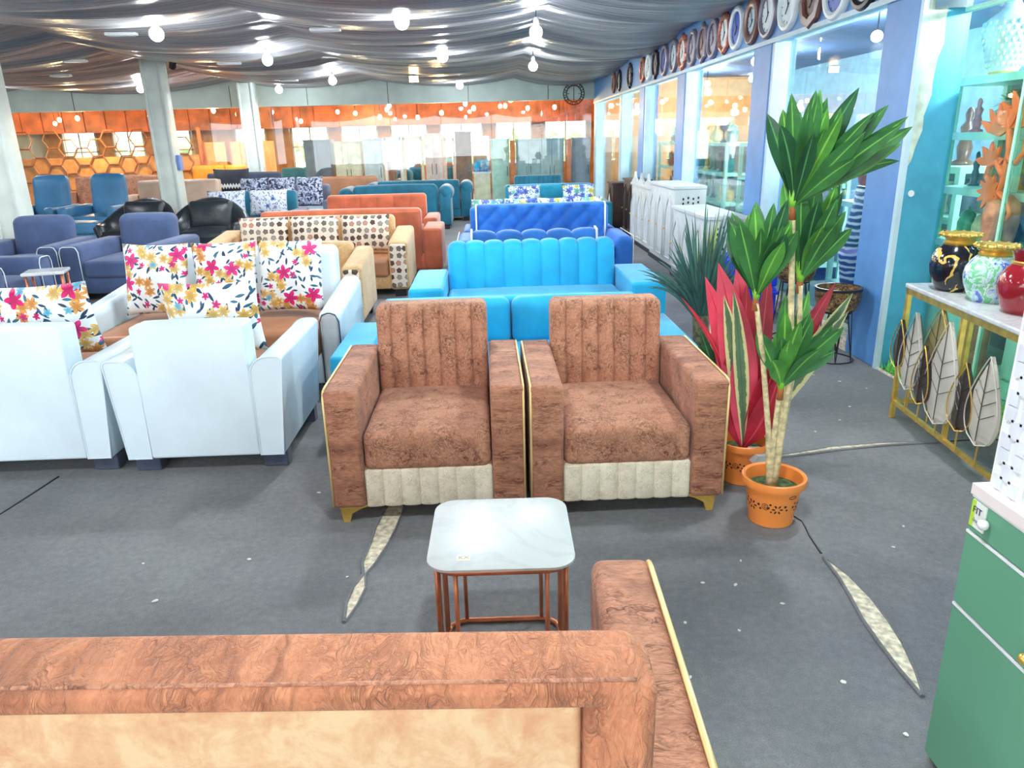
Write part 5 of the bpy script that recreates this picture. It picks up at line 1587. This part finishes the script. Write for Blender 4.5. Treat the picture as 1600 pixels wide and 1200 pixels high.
for pts, r0, r1 in [([(0, 0), (-.03, .12), (-.04, .28), (-.01, .42), (.02, .5)], .014, .02), ([(-.035, .15), (.04, .22), (.1, .2), (.12, .14), (.09, .11)], .022, .008), ([(-.04, .25), (-.11, .22), (-.16, .28), (-.15, .34)], .02, .008), ([(-.02, .06), (-.09, .02), (-.13, -.04), (-.11, -.08), (-.08, -.06)], .018, .007)]:
    P = [Vector(q) for q in curlp(0, 1.1, pts)]
    path = []
    for i in range(len(P) - 1):
        for k in range(4):
            path.append(P[i].lerp(P[i + 1], k / 4))
    path.append(P[-1])
    MB().tube(path, r0, 8, taper=r1).build('curl', M['orange_lacquer'], t, True)
def petals(cy, cz, n, L, a0, a1, w=.05):
    for k in range(n):
        a = a0 + (a1 - a0) * k / max(1, n - 1)
        c, s = math.cos(a), math.sin(a)
        m = MB()
        P0 = Vector((-.055, cy, cz))
        dirv, sd = Vector((-.1, c, s)), Vector((0, -s, c))
        prof = [(0, .15), (.25, .6), (.5, 1), (.75, .7), (1, .03)]
        vs = []
        for q, ww in prof:
            for xx in (0, .014):
                for sgn in (-1, 1):
                    vs.append(P0 + dirv * L * q + sd * sgn * w / 2 * ww + Vector((xx, 0, 0)))
        fs = []
        for i in range(4):
            o = i * 4
            fs += [(o, o + 1, o + 5, o + 4), (o + 2, o + 6, o + 7, o + 3), (o, o + 4, o + 6, o + 2), (o + 1, o + 3, o + 7, o + 5)]
        fs += [(0, 2, 3, 1), (16, 17, 19, 18)]
        m.add(vs, fs).build('petal', M['orange_lacquer'], t)
petals(.06, 1.46, 5, .17, .5, 2.5)
petals(-.09, 1.5, 6, .2, .3, 2.6, .055)
petals(.09, 1.31, 5, .12, .2, 2.9)
petals(.06, 1.16, 10, .1, 0, 5.7, .035)
# goods behind the dracaena bay: bust vase and striped statue
t = thing('bust_vase', 'golden tan bust shaped vase behind the glass next to the blue column', 'vase', (3.05, 5.32, 1.2))
MB().lathe([(.09, 0), (.11, .03), (.14, .14), (.16, .24), (.13, .31), (.06, .36), (.05, .42)], n=24).build('body', plain('tan_glaze', (214, 176, 110), .3), t, True)
MB().box(-.15, .15, -.12, .12, -.04, 0).build('plinth_board', M['mint'], t)
for k in (-1, 1):
    MB().box(-.14, -.11, k * .1 - .015, k * .1 + .015, -1.2, -.04).build('leg', M['mint'], t)
    MB().box(.11, .14, k * .1 - .015, k * .1 + .015, -1.2, -.04).build('leg', M['mint'], t)
t = thing('statue', 'tall slate and white striped curved statue behind the glass by the plant stands', 'statue', (2.84, 5.66, 0))
def stripes():
    g = G('slate_white_stripes')
    w = g.n('TexWave', {'Vector': g.obj(), 'Scale': 6.5, 'Distortion': 5.0, 'Detail': 2.0}, bands_direction='Z').outputs['Fac']
    return g.pbr(g.ramp(w, [(0, (44, 70, 94)), (.55, (70, 100, 124)), (.8, (212, 222, 226))]), .3)
M['stripes'] = stripes()
MB().tube([(0, 0, .02), (.02, .03, .35), (-.03, .0, .65), (.03, -.05, .95), (.05, -.06, 1.1)], .06, 14, taper=.1).build('body', M['stripes'], t, True)
MB().lathe([(.12, 0), (.12, .03), (.07, .05)], n=20).build('base', M['black'], t)
ornament(3.47, 5.9, 1.25, .3, .1, 1, 'orn_white', 'white spiked round jar behind the dracaena stem', None)
for i, (yy, c) in enumerate([(5.5, 'orn_brown'), (5.75, 'orn_rose'), (6.2, 'orn_brown'), (6.5, 'orn_rose')]):
    ornament(3.5, yy, 1.25, .4, .09, 2, c, '%s tall figurine, %s on the shelf top behind the dracaena' % (GN[c], ['first', 'second', 'third', 'fourth'][i]), 'tall figurines behind the dracaena')
t = thing('figure_lamp', 'orange and cream figure lamp behind the glass above the low white cabinet', 'lamp', (2.95, 7.75, 0))
MB().lathe([(.09, 0), (.09, .03), (.05, .06), (.04, .6), (.07, .75), (.05, .85)], n=16).build('column', M['orn_cream'], t, True)
MB().ball((0, 0, .95), .12, n=14, m=9).build('globe', plain('amber_globe', (236, 160, 70), .4), t, True)

# ------------------------------------------------------------------ wardrobes and mirrors behind the back glass
def wardrobe(label, x0, x1, y, h, mat, doors=2, d=.5, cat='wardrobe', group=None):
    t = thing('wardrobe', label, cat, ((x0 + x1) / 2, y, 0), 0, group)
    w = x1 - x0
    MB().box(-w / 2, w / 2, 0, d, 0, h).build('carcass', M[mat], t)
    MB().box(-w / 2 - .02, w / 2 + .02, -.03, d, h, h + .03).build('cornice', M[mat], t)
    for i in range(doors):
        a = -w / 2 + w * i / doors + .008
        dd = MB().soft(a, a + w / doors - .016, -.02, .005, .06, h - .02, .006, k=1, m=1).build('door', M[mat], t)
        MB().tube([(a + (w / doors - .06 if i % 2 == 0 else .04), -.035, h * .45), (a + (w / doors - .06 if i % 2 == 0 else .04), -.035, h * .6)], .009, 6).build('handle', M['chrome'], dd)
    return t
def mk(k, c, **kw):
    M[k] = plain(k, c, .4, **kw)
mk('slate_door', (108, 112, 124)); mk('cream_door', (222, 212, 184)); mk('pale_grey_door', (196, 202, 206)); mk('pink_door', (226, 196, 190)); mk('brown_door', (122, 92, 80), var=.15); mk('mint_door', (170, 200, 188)); mk('grey_door', (166, 186, 192)); mk('lilac_door', (160, 184, 216)); mk('peach_board', (238, 184, 128))
M['mirror'] = plain('mirror_glass', (226, 232, 232), .03, 1.0, var=.0)
wardrobe('slate grey wardrobe behind the back glass, first from the left post', -4.35, -3.72, 18.9, 1.6, 'slate_door', 2)
wardrobe('cream wardrobe behind the back glass right of the slate one', -3.62, -2.98, 18.9, 1.55, 'cream_door', 2)
wardrobe('pale grey wardrobe behind the back glass right of the cream one', -2.9, -2.45, 18.75, 1.6, 'pale_grey_door', 1)
def mirror(label, x0, x1, y, h, frame):
    t = thing('standing_mirror', label, 'mirror', ((x0 + x1) / 2, y, 0))
    w = x1 - x0
    MB().box(-w / 2 + .05, w / 2 - .05, -.005, .01, .08, h - .05).build('mirror_glass', M['mirror'], t)
    for s in (-1, 1):
        MB().box(s * w / 2 - .03, s * w / 2 + .03, -.03, .04, 0, h).build('side_rail', M[frame], t)
    for z in (.04, h - .04):
        MB().box(-w / 2, w / 2, -.03, .04, z - .04, z + .04).build('cross_rail', M[frame], t)
mirror('tall mirror with white frame behind the back glass', -2.38, -2.0, 18.8, 1.65, 'white')
mirror('wide mirror with cream frame behind the back glass reflecting the hall', -1.95, -1.5, 18.9, 1.65, 'cream_door')
wardrobe('pink wardrobe behind the back glass', -1.42, -1.0, 18.8, 1.68, 'pink_door', 2)
mirror('narrow bright mirror right of the pink wardrobe', -.95, -.72, 18.8, 1.6, 'pink_door')
wardrobe('brown wood wardrobe behind the back glass with drawers look', -.68, -.3, 18.75, 1.7, 'brown_door', 1)
t = thing('dressing_table', 'small dressing table with mirror between the brown and the mint wardrobes', 'dresser', (-.06, 18.8, 0))
MB().box(-.2, .2, 0, .4, 0, .75).build('cabinet', M['cream_door'], t)
MB().box(-.2, .2, .1, .13, .78, 1.62).build('mirror_glass', M['mirror'], t)
MB().box(-.23, .23, -.02, .4, .75, .78).build('top', M['white'], t)
wardrobe('mint wardrobe behind the back glass left of the brown post', .18, .62, 18.75, 1.52, 'mint_door', 1)
for i, (x, l) in enumerate([(.7, 'brown wooden post between the mint and the grey wardrobes'), (2.05, 'brown wooden post right of the grey wardrobes')]):
    t = thing('wooden_post', l, 'post', (x, 18.6, 0))
    MB().soft(-.06, .06, -.06, .06, 0, 1.5, .01, k=1, m=1).build('shaft', M['wood_orange'], t)
    MB().soft(-.08, .08, -.08, .08, 0, .08, .01, k=1, m=1).build('foot', M['wood_orange'], t)
wardrobe('wide blue grey wardrobe behind the back glass behind the small teal loveseat', .8, 1.95, 18.75, 1.5, 'grey_door', 4)
wardrobe('lilac grey narrow wardrobe right of the brown post by the corner', 2.15, 2.6, 18.75, 1.5, 'lilac_door', 1)
for i, x in enumerate((-7.2, -6.55, -5.95)):
    t = thing('headboard', 'peach coloured bed board leaning behind the orange sofa, %s' % ['left', 'middle', 'right'][i], 'board', (x, 21.0 + .1 * i, 0), 0, 'peach boards')
    MB().soft(-.27, .27, 0, .06, 0, 1.65, .02, k=1, m=1).build('board', M['peach_board'], t)
    MB().soft(-.29, -.25, -.02, .07, 0, 1.65, .01, k=1, m=1).build('edge', M['wood_orange'], t)
# honeycomb screen at the left of the back showroom
t = thing('hexagon_screen', 'honeycomb patterned wooden screen behind the back glass at left', 'screen', (-10.6, 20.0, 0))
MB().box(-1.6, 3.4, .1, .12, 0.0, 1.35).build('panel', M['tan_wall'], t)
MB().box(-1.6, -1.54, .02, .12, 0, 2.0).build('post', M['wood_orange'], t)
MB().box(3.34, 3.4, .02, .12, 0, 2.0).build('post', M['wood_orange'], t)
R_ = .24
for col in range(13):
    for row in range(4):
        cx = -1.4 + col * R_ * 1.5
        cz = .75 + row * R_ * 1.732 + (col % 2) * R_ * .866
        if cz > 1.95 or (row > 1 and (col * 5 + row) % 3 == 0):
            continue
        MB().tube([(cx + R_ * .97 * math.cos(k * PI / 3), .06, cz + R_ * .97 * math.sin(k * PI / 3)) for k in range(6)], .018, 4, True).build('hexagon', M['wood_mid'], t)

# ------------------------------------------------------------------ scraps on the carpet
rs = random.Random(9)
M['scrap'] = plain('scrap_white', (226, 224, 214), .7)
SCR = [(.72, 2.22), (.83, 2.2), (.6, 2.0), (.9, 2.35), (.95, 2.08), (.76, 1.95), (1.45, 1.9), (1.5, 2.4), (1.62, 2.55), (1.3, 1.72), (.98, 1.7), (1.05, 1.5), (-1.35, 2.5), (-.95, 2.5), (-.8, 3.05), (-1.9, 2.0), (1.9, 3.7), (2.05, 3.9), (1.75, 4.1), (1.95, 4.3), (2.1, 4.5), (2.2, 4.35), (1.85, 4.65), (2.3, 4.2), (1.7, 3.55), (2.15, 4.7), (1.5, 3.6), (-.55, 2.35), (-1.2, 2.25), (.55, 1.75)]
scr0 = None
for i, (x, y) in enumerate(SCR):
    s = rs.uniform(.004, .0085)
    n = 6
    m = MB()
    rad = [rs.uniform(.6, 1.2) * s for _ in range(n)]
    m.prism([(rad[k] * math.cos(k * PI / 3) * 1.4, rad[k] * math.sin(k * PI / 3)) for k in range(n)], 2, 0, .003)
    o = m.build('paper_scrap', M['scrap'])
    o.location = (x, y, .002)
    o.rotation_euler = (0, 0, rs.uniform(0, 6))
    tag(o, 'tiny white paper scrap lying on the dark carpet', 'scrap', 'white scraps on the carpet')
t = thing('dry_leaf', 'curled pale dry leaf on the carpet behind the brown sofa', 'leaf', (-1.53, 2.02, 0))
MB().soft(-.018, .018, -.012, .012, 0, .012, .006, k=1, m=2, deform=lambda P: Vector((P.x, P.y, P.z + 8 * P.x * P.x))).build('blade', M['stem'], t, True)
